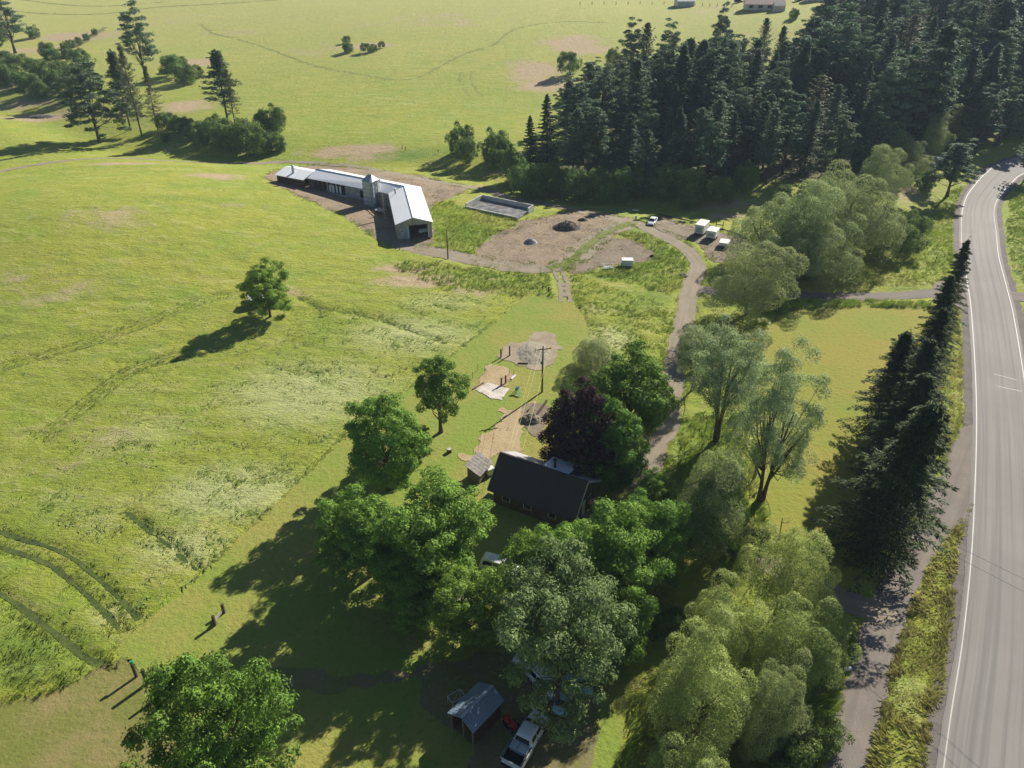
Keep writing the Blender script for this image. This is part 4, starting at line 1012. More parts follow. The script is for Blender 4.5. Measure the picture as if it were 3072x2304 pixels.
# --- shrubs
shr = [broad(101, 3.6, 2.6, .2, 34, 150, .30, M['shrub'], 1.4, .8, .2, nlimb=6, tr=.08, name='shrub', stems=3, shell=.8), broad(102, 3.4, 2.8, .15, 38, 150, .30, M['shrub'], 1.4, .75, .2, nlimb=6, tr=.08, name='shrub', stems=3, shell=.8)]
creek = [(195, 143, 18), (215, 138, 20), (238, 130, 20), (262, 116, 16), (285, 100, 14), (5, 240, 60), (40, 240, 50), (75, 250, 45), (190, 225, 50), (230, 235, 50), (270, 250, 40), (260, 215, 35), (610, 420, 45), (720, 410, 60), (0, 120, 50), (20, 190, 45), (60, 205, 50), (110, 215, 45), (150, 235, 60), (185, 250, 55), (215, 262, 50), (100, 272, 60), (130, 282, 35), (245, 180, 40), (165, 180, 40), (210, 175, 35), (105, 105, 32), (150, 165, 45), (520, 215, 60), (560, 235, 55), (590, 225, 35), (540, 200, 35), (500, 375, 45), (530, 385, 45), (565, 395, 50), (600, 405, 50), (660, 410, 75), (700, 430, 75), (750, 430, 85), (785, 445, 70), (820, 440, 50), (845, 445, 30), (820, 370, 65), (790, 380, 45), (500, 420, 22), (640, 385, 40), (1380, 445, 50), (1400, 480, 45), (1480, 470, 55), (1500, 500, 35), (1540, 540, 60), (1570, 570, 60), (1600, 590, 40), (1520, 475, 35), (1660, 570, 60), (1720, 590, 60), (1790, 590, 60), (1860, 590, 60), (1930, 570, 60), (2000, 580, 60), (2080, 590, 60), (2160, 600, 50), (2230, 560, 50), (2060, 610, 35), (2060, 625, 25), (2345, 590, 40), (1045, 150, 28), (1100, 152, 25), (1122, 150, 18), (1040, 125, 18), (1145, 140, 16), (1705, 215, 40), (1840, 190, 30), (2380, 50, 26), (2660, 690, 90), (2720, 700, 80), (2690, 740, 90), (2600, 740, 60), (2770, 560, 50)]
creek.sort(); _cnt = {}
ORD = 'first second third fourth fifth sixth seventh eighth ninth tenth eleventh twelfth thirteenth fourteenth fifteenth sixteenth seventeenth eighteenth nineteenth twentieth twenty-first twenty-second twenty-third twenty-fourth twenty-fifth twenty-sixth twenty-seventh twenty-eighth twenty-ninth thirtieth'.split()
for i, (sx, sy, wpx) in enumerate(creek):
    p = G(sx, sy + wpx * .28); r = S(0, 0, wpx, p) / 2
    where = ('in the creek thicket at the upper left' if sx < 480 else 'in the creek thicket behind the barn' if sx < 900 else 'in the pair of clumps out in the far meadow' if sx < 1200 else 'along the foot of the forest' if sx < 2260 else 'near the far house' if sy < 100 else 'between the willows and the highway')
    k_ = _cnt.get(where, 0); _cnt[where] = k_ + 1
    r *= 1.15; put(shr[i % 2], p, r * (2.6 if 'foot of the forest' in where else 1.6) + .5, r * (1.3 if 'foot of the forest' in where else 1.1), label=ORD[k_] + ' green shrub from the left ' + where, cat='shrub', group='shrubs ' + where)
for i, (sx, sy, wpx, lb) in enumerate([(2080, 1090, 90, 'shrub under the silvery trees beside the lane'), (1880, 1440, 60, 'small shrub in sun right of the house end'), (2340, 930, 60, 'shrub in shade at the field corner by the round willow'), (2470, 2240, 130, 'bright green bush beside the gravel side road'), (2380, 2290, 150, 'bushy growth at the bottom below the willows'), (2540, 1950, 60, 'low bush on the edge of the gravel side road above the mailbox'), (2000, 1900, 120, 'dark bush in shade left of the lower right willows'), (2180, 1480, 110, 'low bush at the foot of the leaning silvery tree'), (2100, 1560, 120, 'bush beside the bend of the lane'), (2420, 1700, 90, 'bush at the lower corner of the yellowing field'), (1890, 1560, 80, 'shrub in shade beside the house steps'), (2230, 1660, 120, 'bush between the lane and the topmost lower willow')]):
    p = G(sx, sy); r = S(0, 0, wpx, p) / 2
    put(shr[i % 2], p, r * 1.3 + .4, r, label=lb, cat='shrub')
# dead tree and bare snag
def snag(bx, by, ty, label, seed=0, spread=.35, n=9):
    rng = random.Random(seed); p, h = BT(bx, by, ty); root = empty('dead_tree', (p.x, p.y, Tz(p.x, p.y)), 0, label, 'dead tree')
    mb = MB(); mb.tube([(0, 0, -.2), (.1, 0, h * .5), (.0, .1, h)], [.16, .1, .03], 6); mb.build('trunk', M['deadwood'], root)
    mb = MB()
    for i in range(n):
        z = h * rng.uniform(.35, .9); a = rng.uniform(0, 6.28); L = h * spread * rng.uniform(.5, 1)
        q = Vector((math.cos(a) * L, math.sin(a) * L, z + L * rng.uniform(.5, 1)))
        mb.tube([(0, .03, z), (q.x * .5, q.y * .5, z + (q.z - z) * .35), q], [.05, .03, .01], 4, cap=False)
        for _ in range(2): mb.tube([(q.x * .5, q.y * .5, z + (q.z - z) * .35), (q.x * .6 + rng.uniform(-.6, .6), q.y * .6 + rng.uniform(-.6, .6), q.z + .4)], [.02, .008], 3, cap=False)
    mb.build('branches', M['deadwood'], root)
snag(2322, 1665, 1555, 'bare dead tree above the topmost lower right willow', 1)
snag(2110, 1860, 1800, 'small bleached dead tree sticking out of the lower right willows', 2)
snag(1800, 1170, 1075, 'bare-branched dead tree beside the upper lawn, left of the dense maple', 4, .5, 14)
snag(2260, 1440, 1370, 'broken dark snag leaning left beside the tall silvery tree', 5)
# ------------------------------------------------------------------ buildings
def wseg(mb, p, q, z0, z1, th=.16, inset=0.0):
    """upright wall between two plan points"""
    p = Vector((p[0], p[1], 0)); q = Vector((q[0], q[1], 0)); d = (q - p); L = d.length; d.normalize()
    Mx = Matrix.Translation(p) @ Matrix.Rotation(math.atan2(d.y, d.x), 4, 'Z')
    return mb.box(inset, L - inset, -th / 2, th / 2, z0, z1, Mx)
def on_wall(mb, p, q, a, b, z0, z1, out=.03, th=.16, sgn=-1):
    """a panel standing proud of a wall, from a to b metres along it"""
    p = Vector((p[0], p[1], 0)); q = Vector((q[0], q[1], 0)); d = (q - p).normalized()
    Mx = Matrix.Translation(p) @ Matrix.Rotation(math.atan2(d.y, d.x), 4, 'Z')
    y0 = sgn * th / 2; y1 = sgn * (th / 2 + out)
    return mb.box(a, b, min(y0, y1), max(y0, y1), z0, z1, Mx)

# --- the L-shaped metal-roofed barn
bz = float(T(np.array([-40.0]), np.array([190.0]))[0]) - .1
bx_ = empty('barn', (-35, 188, bz), 0, 'long low L-shaped barn with white metal roof and grey board walls', 'barn')
def LB(p, z): return Vector((p[0] + 35, p[1] - 188, z))
def PH(sx, sy, h):
    """pixel -> plan point on the level h metres above the barn floor"""
    u = (sx - 1536) / FPX; v = (1152 - sy) / FPX
    d = np.array([u, math.cos(PITCH) + v * math.sin(PITCH), -math.sin(PITCH) + v * math.cos(PITCH)]); t = (bz + h - CAMH) / d[2]
    return (d[0] * t, d[1] * t)
Zp = lambda a, b: (800 + a / 3.687, 450 + b / 3.687)
A1 = PH(*Zp(205, 175), 4.2); A2 = PH(*Zp(520, 232), 4.2)
B1 = PH(*Zp(550, 210), 4.6); Cn = PH(*Zp(1520, 400), 4.6); D1 = PH(*Zp(1615, 745), 4.6)
nB = PH(*Zp(478, 318), 3.2); Fi = PH(*Zp(1345, 482), 3.2); nD = PH(*Zp(1420, 828), 3.2); fD = PH(*Zp(1838, 795), 3.2); Ec = PH(*Zp(1705, 408), 3.2)
nA = PH(*Zp(118, 278), 3.0); nA2 = PH(*Zp(445, 342), 3.0)
dl = Vector((Cn[0] - B1[0], Cn[1] - B1[1])).normalized(); nf = Vector((-dl.y, dl.x))
wfar = (Vector(Ec) - Vector(Cn)).dot(nf)
fB = tuple(Vector(B1) + nf * wfar)
wA = abs((Vector(nA) - Vector(A1)).dot(nf)); nA = tuple(Vector(A1) - nf * wA); nA2 = tuple(Vector(A2) - nf * wA)
fA = tuple(Vector(A1) + nf * wA); fA2 = tuple(Vector(A2) + nf * wA)
nB = tuple(Vector(B1) - nf * max(2.4, (Vector(B1) - Vector(nB)).dot(nf)))
rm = MB()
rm.slab([LB(B1, 4.6), LB(Cn, 4.6), LB(Ec, 3.2), LB(fB, 3.2)], .12)
rm.slab([LB(Cn, 4.6), LB(D1, 4.6), LB(fD, 3.2), LB(Ec, 3.2)], .12)
rm.slab([LB(nB, 3.2), LB(Fi, 3.2), LB(Cn, 4.6), LB(B1, 4.6)], .12)
rm.slab([LB(Fi, 3.2), LB(nD, 3.2), LB(D1, 4.6), LB(Cn, 4.6)], .12)
roof = rm.build('roof', M['whiteroof'], bx_)
cp = MB(); cp.tube([LB(B1, 4.63), LB(Cn, 4.63), LB(D1, 4.63)], .09, 6); cp.build('ridge_cap', M['galv'], roof)
rm = MB(); rm.slab([LB(A1, 4.1), LB(A2, 4.1), LB(fA2, 2.95), LB(fA, 2.95)], .12); rm.slab([LB(nA, 2.95), LB(nA2, 2.95), LB(A2, 4.1), LB(A1, 4.1)], .12)
rm.build('lower_roof', M['whiteroof'], bx_)
def lerp(p, q, t): return (p[0] + (q[0] - p[0]) * t, p[1] + (q[1] - p[1]) * t)
def inset(p, c_, k=.45):
    v = Vector((c_[0] - p[0], c_[1] - p[1])).normalized() * k; return (p[0] + v.x, p[1] + v.y)
midl = lerp(B1, Cn, .5)
nBi, Fii = tuple(Vector(nB) + nf * .35 + dl * .3), tuple(Vector(Fi) + nf * .35)
fBi, Eci = tuple(Vector(fB) - nf * .35 + dl * .3), inset(Ec, Fi, .6)
dw = Vector((D1[0] - Cn[0], D1[1] - Cn[1])).normalized(); nw = Vector((-dw.y, dw.x))
nDi = tuple(Vector(nD) - dw * .25 + nw * .35 * (1 if (Vector(D1) - Vector(nD)).dot(nw) > 0 else -1))
fDi = tuple(Vector(fD) - dw * .25 - nw * .35 * (1 if (Vector(D1) - Vector(nD)).dot(nw) > 0 else -1))
def toL(p): return (p[0] + 35, p[1] - 188)
mb = MB()
wseg(mb, toL(lerp(nBi, Fii, .46)), toL(Fii), -.5, 3.25)
wseg(mb, toL(Fii), toL(nDi), -.5, 3.2, inset=.09)
wseg(mb, toL(fBi), toL(Eci), -.5, 3.2); wseg(mb, toL(Eci), toL(fDi), -.5, 3.2, inset=.09)
wseg(mb, toL(nBi), toL(fBi), -.5, 3.2, inset=.09)
mb.build('wall', M['siding'], bx_)
# gable end of the wing with its wide opening
gd = (Vector(fDi) - Vector(nDi)); gL = gd.length
mb = MB(); p, q = toL(nDi), toL(fDi)
wseg(mb, p, lerp(p, q, .33), -.5, 3.2, inset=.09); wseg(mb, lerp(p, q, .90), q, -.5, 3.2, inset=.09); wseg(mb, lerp(p, q, .33), lerp(p, q, .90), 2.75, 3.2)
a3, b3, c3 = Vector((p[0], p[1], 3.2)), Vector((q[0], q[1], 3.2)), Vector(((p[0] + q[0]) / 2, (p[1] + q[1]) / 2, 4.45))
off = Vector((dw.x, dw.y, 0)) * .08
mb.add([a3 - off, b3 - off, c3 - off, a3 + off, b3 + off, c3 + off], [(0, 1, 2), (5, 4, 3), (0, 3, 4, 1), (1, 4, 5, 2), (2, 5, 3, 0)])
mb.build('gable_wall', M['boards'], bx_)
mb = MB(); on_wall(mb, p, q, .55, 1.45, 0, 2.1, .04); d_ = mb.build('door', M['galv'], bx_)
mb = MB(); on_wall(mb, p, q, .85, 1.15, 1.4, 1.75, .06); mb.build('window', M['glass'], d_)
mb = MB(); on_wall(mb, p, q, 1.7, 2.7, .1, 1.9, .03); mb.build('blue_patch', mat_plain('faded_blue_paint', (.25, .38, .52), .8), bx_)
for k in (.32, .91):
    r_ = lerp(p, q, k); MB().box(r_[0] - .12, r_[0] + .12, r_[1] - .14, r_[1] + .14, -.4, 2.75).build('door_post', M['trim'], bx_)
# open stalls in the left half
p, q = toL(nBi), toL(lerp(nBi, Fii, .46)); dL = math.dist(p, q)
mb = MB(); wseg(mb, tuple(Vector(p) + nf * 2.2), tuple(Vector(q) + nf * 2.2), -.5, 3.6); mb.build('stall_back_wall', M['reddark'], bx_)
for k in range(9):
    r_ = lerp(p, q, k / 8); MB().box(r_[0] - .09, r_[0] + .09, r_[1] - .09, r_[1] + .09, -.4, 3.2).build('stall_post', M['trim'] if 3 < k < 8 else M['oldwood'], bx_)
for k in range(4):
    mb = MB(); on_wall(mb, p, q, dL * (.56 + k * .095), dL * (.56 + k * .095) + .5, .7, 2.5, .12); mb.build('stall_board', M['white'], bx_)
mb = MB(); on_wall(mb, p, q, dL * .5, dL * 1.05, .0, .5, .5); mb.build('feed_trough', M['concrete'], bx_)
p2, q2 = toL(lerp(nBi, Fii, .46)), toL(Fii)
mb = MB(); on_wall(mb, p2, q2, 4.6, 6.0, .8, 2.6, .04); d_ = mb.build('window', M['dark'], bx_)
mb = MB(); on_wall(mb, p2, q2, 4.45, 6.15, 2.62, 2.75, .09); mb.build('window_frame', M['trim'], d_)
mb = MB()
a_, b_ = tuple(Vector(nA) + nf * .4 + dl * .3), tuple(Vector(nA2) + nf * .4); c_, d_ = tuple(Vector(fA) - nf * .4 + dl * .3), tuple(Vector(fA2) - nf * .4)
for u_, v_ in ((a_, b_), (c_, d_), (a_, c_)): wseg(mb, toL(u_), toL(v_), -.8, 2.95, inset=.09)
mb.build('lower_wall', M['reddark'], bx_)
mb = MB(); on_wall(mb, toL(a_), toL(b_), .5, 7.5, .0, .55, .35); mb.build('plinth', M['concrete'], bx_)
for (z_, s_) in (((290, 215), .35), ((1420, 462), .14), ((1245, 345), .16)):
    c_ = PH(*Zp(*z_), 4.2 if z_[0] != 290 else 4.4)
    mb = MB(); mb.tube([LB(c_, 3.6), LB(c_, 5.3 if s_ > .3 else 4.9)], s_, 8); v_ = mb.build('roof_vent', M['galv'] if s_ > .3 else M['black'], bx_)
    mb = MB(); mb.tube([LB(c_, 5.3 if s_ > .3 else 4.9), LB(c_, 5.5 if s_ > .3 else 5.0)], [s_ * 1.5, s_ * .6], 8); mb.build('vent_cap', M['galv'], v_)
# --- grain bin
sb = PH(*Zp(1172, 598), 0.0)
bn = empty('grain_bin', (sb[0], sb[1], bz), math.atan2(dl.y, dl.x), 'tall ribbed metal grain bin with peaked roof standing against the barn', 'grain bin')
W_, D_, Hb = 1.55, 1.75, 6.0
pr = [(-W_, -D_ + .5), (-W_ + .5, -D_), (W_ - .5, -D_), (W_, -D_ + .5), (W_, D_ - .5), (W_ - .5, D_), (-W_ + .5, D_), (-W_, D_ - .5)]
mb = MB(); k = 8
mb.add([(x, y, -.3) for x, y in pr] + [(x, y, Hb) for x, y in pr], [tuple(range(8))[::-1]] + [(i, (i + 1) % 8, 8 + (i + 1) % 8, 8 + i) for i in range(8)])
mb.build('bin_wall', M['corr'], bn)
mb = MB(); mb.add([(x * 1.06, y * 1.06, Hb - .02) for x, y in pr] + [(-.5, 0, Hb + 1.35), (.5, 0, Hb + 1.35)], [(0, 1, 8), (1, 2, 9, 8), (2, 3, 9), (3, 4, 9), (4, 5, 9), (5, 6, 8, 9), (6, 7, 8), (7, 0, 8)] + [tuple(range(8))[::-1]])
mb.build('bin_roof', M['galv'], bn)
for z in (.2, 1.2, 2.2, 3.2, 4.2, 5.2):
    mb = MB(); mb.tube([(x * 1.02, y * 1.02, z) for x, y in pr + pr[:1]], .05, 5); mb.build('band', M['chrome'], bn)
mb = MB()
for s in (-.25, .25): mb.bar((W_ + .12, s, -.2), (W_ + .12, s, Hb + .3), .06)
for i in range(18): mb.bar((W_ + .12, -.25, .1 + i * .34), (W_ + .12, .25, .1 + i * .34), .04)
mb.build('ladder', M['chrome'], bn)
for s in (-.9, .9): MB().box(W_ - .02, W_ + .06, s - .28, s + .28, .6, 5.4).build('side_panel', M['white'], bn)
MB().box(-.35, .35, -D_ - .05, -D_ + .02, 1.8, 2.6).build('hatch', M['galv'], bn)
# tall leaning timbers and loose lumber
def bars(name, pts, wd, mat, label, cat, group=None, th=None):
    c0 = pts[0][0]; root = (c0[0], c0[1], Tz(c0[0], c0[1])); mb = MB()
    for a, b_ in pts: mb.bar(Vector(a) - Vector(root), Vector(b_) - Vector(root), wd, th)
    o = mb.build(name, mat); o.location = root
    return tag(o, label, cat, group)
a = PH(*Zp(1310, 760), 0); z0 = bz
bars('timber_post', [((a[0], a[1], z0 - .2), (a[0] - .3, a[1] + 1.0, z0 + 5.4))], .3, M['lumber'], 'tall pale timber post standing between the grain bin and the shed wing', 'post')
a = PH(*Zp(1330, 640), 0)
bars('timber_post', [((a[0], a[1], z0 - .2), (a[0], a[1] + .3, z0 + 3.4))], .22, M['oldwood'], 'shorter dark timber post beside the tall pale one', 'post')
for i, (u1, v1, u2, v2) in enumerate([(1118, 665, 1240, 770), (1140, 700, 1250, 745), (1165, 690, 1220, 700)]):
    a, b_ = PH(*Zp(u1, v1), 0), PH(*Zp(u2, v2), 0); za, zb = Tz(*a) + .15, Tz(*b_) + .15
    bars('plank', [((a[0], a[1], za), (b_[0], b_[1], zb))], .3, M['lumber'], ['longest loose pale plank lying in front of the grain bin', 'second loose plank crossing the longest one by the grain bin', 'short loose plank beside the two crossed ones by the grain bin'][i], 'plank', 'loose planks in the barnyard', .15)
a = PH(*Zp(1265, 690), 0)
rt = empty('feed_rack', (a[0], a[1], Tz(*a)), -.5, 'low grey metal feed rack between grain bin and shed wing', 'rack')
mb = MB(); [mb.box(x - .05, x + .05, y - .05, y + .05, -.1, .9) for x in (-1.1, 1.1) for y in (-.8, .8)]; mb.build('legs', M['galv'], rt); MB().box(-1.2, 1.2, -.9, .9, .8, .95).build('tray', M['galv'], rt)
for i in range(3):  # white boxes added to stand for patches of sunlight inside the opening
    a = PH(800 + (1700 + i * 32) / 3.687, 450 + (905 - i * 6) / 3.687, .3)
    ct = empty('sun_patch_box', (a[0], a[1] + .3, bz), .2, ['left', 'middle', 'right'][i] + ' of the three added white boxes standing for sunlight patches just inside the wide opening of the barn', 'sun_patch_box', 'boxes standing for sunlight inside the barn opening')
    mb = MB(); [mb.box(-.32, .32, -.32, .32, z, z + .2) for z in (.05, .3, .55)]; [mb.box(x - .04, x + .04, y - .04, y + .04, 0, .8) for x in (-.33, .33) for y in (-.33, .33)]; mb.build('slats', M['white'], ct)
# --- concrete bunker
bk = GP(Yp([(115, 128), (240, 68), (615, 150), (500, 215)])); bk = [tuple(G(*q_, 1.2)[:2]) for q_ in Yp([(115, 128), (240, 70), (612, 152), (498, 214)])]
bc = (sum(p[0] for p in bk) / 4, sum(p[1] for p in bk) / 4); bkz = max(Tz(*p) for p in bk) + .15
rt = empty('concrete_bunker', (bc[0], bc[1], bkz), 0, 'open-topped pale concrete bunker sunk in the grass beyond the barn', 'bunker')
bl = [(p[0] - bc[0], p[1] - bc[1]) for p in bk]
for i, (u_, v_, h_) in enumerate([(bl[0], bl[1], 1.2), (bl[1], bl[2], 1.2), (bl[2], lerp(bl[2], bl[3], .35), 1.2), (bl[3], bl[0], .5)]):
    mb = MB(); wseg(mb, u_, v_, -.6, h_, .3, .15 if i in (0, 2) else -.15); mb.build('wall', M['concrete'], rt)
mb = MB(); mb.slab([Vector((x, y, .12)) for x, y in bl], .3); mb.build('floor', mat_plain('wet_dark_concrete', (.09, .09, .09), .5, 0, .2, .6, (.26, .26, .26)), rt)
# --- the house
hL, hR = G(1501, 1356, 6.0), G(1765, 1446, 6.0)
hc = (hL + hR) / 2; hrz = math.atan2(hR.y - hL.y, hR.x - hL.x); HLn = math.hypot(hR.y - hL.y, hR.x - hL.x) / 2
ho = empty('house', (hc.x, hc.y, 0), hrz, 'house with a steep dark metal roof half hidden by trees', 'house')
yn, zn, yf, zf, zr = -3.25, 2.35, 4.0, 3.45, 6.0
mb = MB(); mb.slab([(-HLn, yn, zn), (HLn, yn, zn), (HLn, 0, zr), (-HLn, 0, zr)], .14); rf = mb.build('roof', M['darkroof'], ho)
mb = MB(); mb.slab([(-HLn, .005, zr - .01), (HLn, .005, zr - .01), (HLn, yf, zf), (-HLn, yf, zf)], .14); rf2 = mb.build('rear_roof', ribbed('pale_metal_roof', (.42, .41, .42), (.34, .33, .35), .42, .5, .1, .012), ho)
mb = MB(); mb.bar((-HLn, 0, zr + .03), (HLn, 0, zr + .03), .22, .05); mb.build('ridge_cap', M['darkroof'], rf)
for s in (-1, 1):
    mb = MB(); x = s * (HLn + .03); mb.bar((x, yn, zn - .05), (x, 0, zr - .05), .06, .22); mb.bar((x, .02, zr - .05), (x, yf, zf - .05), .06, .22); mb.build('verge_board', M['trim'], ho)
mb = MB(); mb.bar((-HLn, yn - .05, zn - .06), (HLn, yn - .05, zn - .06), .1, .12); mb.build('gutter', M['darkroof'], ho)
wl = HLn - .55
mb = MB(); mb.prism([(yn + .5, -.2), (yf - .45, -.2), (yf - .45, zf - .12), (0, zr - .22), (yn + .5, zn + .3)], -wl, wl); hw = mb.build('wall', M['housewall'], ho)
X_ = wl
d_ = MB().box(X_, X_ + .05, -.2, .75, .5, 2.6).build('door', M['trim'], ho); MB().box(X_ + .05, X_ + .1, .58, .66, 1.5, 1.6).build('handle', M['chrome'], d_)
for (y0, z0_) in ((-2.0, 1.2), (1.6, 1.2), (-.4, 3.5)):
    w_ = MB().box(X_, X_ + .06, y0, y0 + .9, z0_, z0_ + 1.1).build('window', M['trim'], ho); MB().box(X_ + .06, X_ + .075, y0 + .08, y0 + .82, z0_ + .08, z0_ + 1.02).build('pane', M['glass'], w_)
for x0 in (-4.2, -1.2, 2.2):
    w_ = MB().box(x0, x0 + 1.1, yn + .44, yn + .5, 1.0, 2.0).build('window', M['trim'], ho); MB().box(x0 + .08, x0 + 1.02, yn + .425, yn + .44, 1.08, 1.92).build('pane', M['glass'], w_)
st = MB(); [st.box(X_ + .05, X_ + 1.9 - .3 * i, -.5, 1.2, -.1 if i == 0 else .17 * i, .17 * (i + 1)) for i in range(3)]; st.build('porch_steps', M['oldwood'], ho)
MB().box(X_ + .1, X_ + 1.6, -2.4, -.55, .3, .45).build('porch_deck', M['oldwood'], ho)
# raised pale metal panel on the rear slope
xa, xb = -.15, 3.35
mb = MB(); mb.slab([(xa, .02, zr + .05), (xb, .02, zr + .05), (xb, 3.05, 5.45), (xa, 3.05, 5.45)], .08); dm = mb.build('dormer_roof', ribbed('blue_white_metal_roof', (.66, .78, .86), (.78, .84, .88), .6, .35, .2, .01), ho)  # white metal with a blue tint of its own
mb = MB(); mb.prism([(.4, 4.9), (2.9, 4.0), (2.9, 5.38), (.4, 5.86)], xa + .1, xb - .1); mb.build('dormer_wall', M['housewall'], ho)
mb = MB(); mb.tube([(1.25, .7, 5.5), (1.25, .7, 7.0)], .17, 8); ch = mb.build('chimney_pipe', M['black'], ho); mb = MB(); mb.tube([(1.25, .7, 7.0), (1.25, .7, 7.18)], [.27, .2], 8); mb.build('chimney_cap', M['black'], ch)
fl_ = G(1772, 1500); bn_ = empty('striped_banner', (0, 0, 0), 0, 'red and white striped cloth hanging on a short pole at the house gable', 'banner'); bn_.parent = None
pw = Matrix.Translation((hc.x, hc.y, 0)) @ Matrix.Rotation(hrz, 4, 'Z') @ Vector((X_ + .25, 1.25, 2.2)); bn_.location = pw; bn_.rotation_euler = (0, 0, hrz)
mb = MB(); mb.bar((-.22, 0, 0), (.7, 0, .7), .04); mb.build('pole', M['chrome'], bn_)
for i in range(5): MB().box(.55 - .0, .62, -.02, .02, 0, .01).v
mb = MB(); [mb.box(.05 + i * .22, .16 + i * .22, -.02, .02, -.75 + i * .2, .0 + i * .2) for i in range(3)]; mb.build('red_stripes', M['red'], bn_)
mb = MB(); [mb.box(.162 + i * .22, .268 + i * .22, -.02, .02, -.65 + i * .2, .08 + i * .2) for i in range(3)]; mb.build('white_stripes', M['white'], bn_)
# --- weathered little shed left of the house
p = G(1438, 1428); sh = empty('old_shed', (p.x, p.y, 0), math.radians(62), 'small weathered wooden shed with a grey slanting board roof left of the house', 'shed')
mb = MB(); mb.prism([(-.9, -.1), (.9, -.1), (.9, 2.3), (-.9, 1.5)], -1.5, 1.5); mb.build('wall', M['oldwood'], sh)
mb = MB(); [mb.slab([(-1.7 + i * .57, -1.15, 1.5), (-1.7 + i * .57 + .53, -1.15, 1.5), (-1.7 + i * .57 + .53, 1.15, 2.52), (-1.7 + i * .57, 1.15, 2.52)], .05) for i in range(6)]; mb.build('roof', mat_plain('silvery_old_boards', (.30, .28, .26), .9, 0, .2, 3), sh)
MB().box(1.5, 1.54, -.4, .4, 0, 1.6).build('door', M['darkwood'], sh)
p = G(1470, 1424); tk = empty('white_tank', (p.x, p.y, 0), .6, 'small white box-shaped tank between the old shed and the house', 'tank')
MB().box(-.55, .55, -.4, .4, .25, 1.15).build('tank_body', M['white'], tk, bevel=.12); MB().box(-.45, .45, -.3, .3, -.05, .25).build('base', M['concrete'], tk)
# --- blue-roofed shed
eL, eR2, rA, rB = G(1341, 2139, 2.2), G(1519, 2104, 2.2), G(1383, 2153, 3.3), G(1478, 2056, 3.3)
sc_ = (rA + rB) / 2; srz = math.atan2(rB.y - rA.y, rB.x - rA.x); sl = math.hypot(rB.y - rA.y, rB.x - rA.x) / 2
sd_ = empty('tool_shed', (sc_.x, sc_.y, 0), srz, 'small open shed with a blue-grey ribbed metal roof beside the white pickup', 'shed')
ax = Vector((math.cos(srz), math.sin(srz), 0)); ay = Vector((-ax.y, ax.x, 0))
l_h = abs((G(1439, 2045, 2.2) - sc_).dot(ay)); r_h = abs((G(1422, 2202, 2.2) - sc_).dot(ay))
mb = MB(); mb.slab([(-sl, 0, 3.3), (sl, 0, 3.3), (sl, l_h, 2.35), (-sl, l_h, 2.35)], .06); mb.slab([(-sl, -r_h, 2.35), (sl, -r_h, 2.35), (sl, 0, 3.3), (-sl, 0, 3.3)], .06)
rr_ = mb.build('roof', M['blueroof'], sd_); mb = MB(); mb.bar((-sl, 0, 3.33), (sl, 0, 3.33), .3, .04); mb.build('ridge_cap', M['galv'], rr_)
for y_, nm in ((l_h - .35, 'wall'), (-r_h + .3, 'wall')): MB().box(-sl + .3, sl - .3, y_ - .06, y_ + .06, -.1, 2.42).build(nm, M['reddark'], sd_)
mb = MB(); mb.prism([(-r_h + .37, -.1), (l_h - .42, -.1), (l_h - .42, 2.35), (0, 3.15), (-r_h + .37, 2.35)], sl - .42, sl - .3); mb.build('end_wall', M['housewall'], sd_)
for y_ in (-r_h + .3, l_h - .35, 0): MB().box(-sl + .16, -sl + .28, y_ - .07, y_ + .07, -.1, 2.5 if y_ else 3.15).build('corner_post', M['oldwood'], sd_)
# --- hut under the lone tree
p = G(772, 915); hu = empty('field_hut', (p.x, p.y, Tz(p.x, p.y)), .5, 'derelict little hut with white roof and rusty red side under the lone tree', 'hut')
MB().box(-1.3, 1.3, -1.1, 1.1, -.3, 1.7).build('wall', mat_plain('rusty_red_wall', (.26, .10, .06), .9, 0, .3, 2), hu)
mb = MB(); mb.slab([(-1.5, -1.3, 1.72), (1.5, -1.3, 1.72), (1.5, 0, 2.35), (-1.5, 0, 2.35)], .07); mb.slab([(-1.5, .01, 2.34), (1.5, .01, 2.34), (1.5, 1.3, 1.72), (-1.5, 1.3, 1.72)], .07); mb.build('roof', M['white'], hu)
MB().box(-.4, .4, -1.16, -1.1, -.1, 1.4).build('door', M['dark'], hu)
# --- far houses
def gable(name, sx, sy, rz, L, W, He, Hr, wm, rmt, label, nwin=4, over=.4):
    p = G(sx, sy); o = empty(name, (p.x, p.y, Tz(p.x, p.y) - .2), rz, label, 'house' if 'house' in name else 'shed')
    mb = MB(); mb.prism([(-W / 2, 0), (W / 2, 0), (W / 2, He), (0, Hr - .12), (-W / 2, He)], -L / 2, L / 2); mb.build('wall', wm, o)
    k = (Hr - He) / (W / 2); e = He - k * over
    mb = MB(); mb.slab([(-L / 2 - over, -W / 2 - over, e), (L / 2 + over, -W / 2 - over, e), (L / 2 + over, 0, Hr), (-L / 2 - over, 0, Hr)], .12)
    mb.slab([(-L / 2 - over, .01, Hr), (L / 2 + over, .01, Hr), (L / 2 + over, W / 2 + over, e), (-L / 2 - over, W / 2 + over, e)], .12); mb.build('roof', rmt, o)
    for i in range(nwin):
        x = -L / 2 + L * (i + .6) / (nwin + .2)
        w_ = MB().box(x - .7, x + .7, -W / 2 - .06, -W / 2, 1.0, 2.3).build('window', M['glass'], o)
        MB().box(x - 1.0, x - .72, -W / 2 - .07, -W / 2, .95, 2.35).build('shutter', M['darkwood'], w_); MB().box(x + .72, x + 1.0, -W / 2 - .07, -W / 2, .95, 2.35).build('shutter', M['darkwood'], w_)
    return o
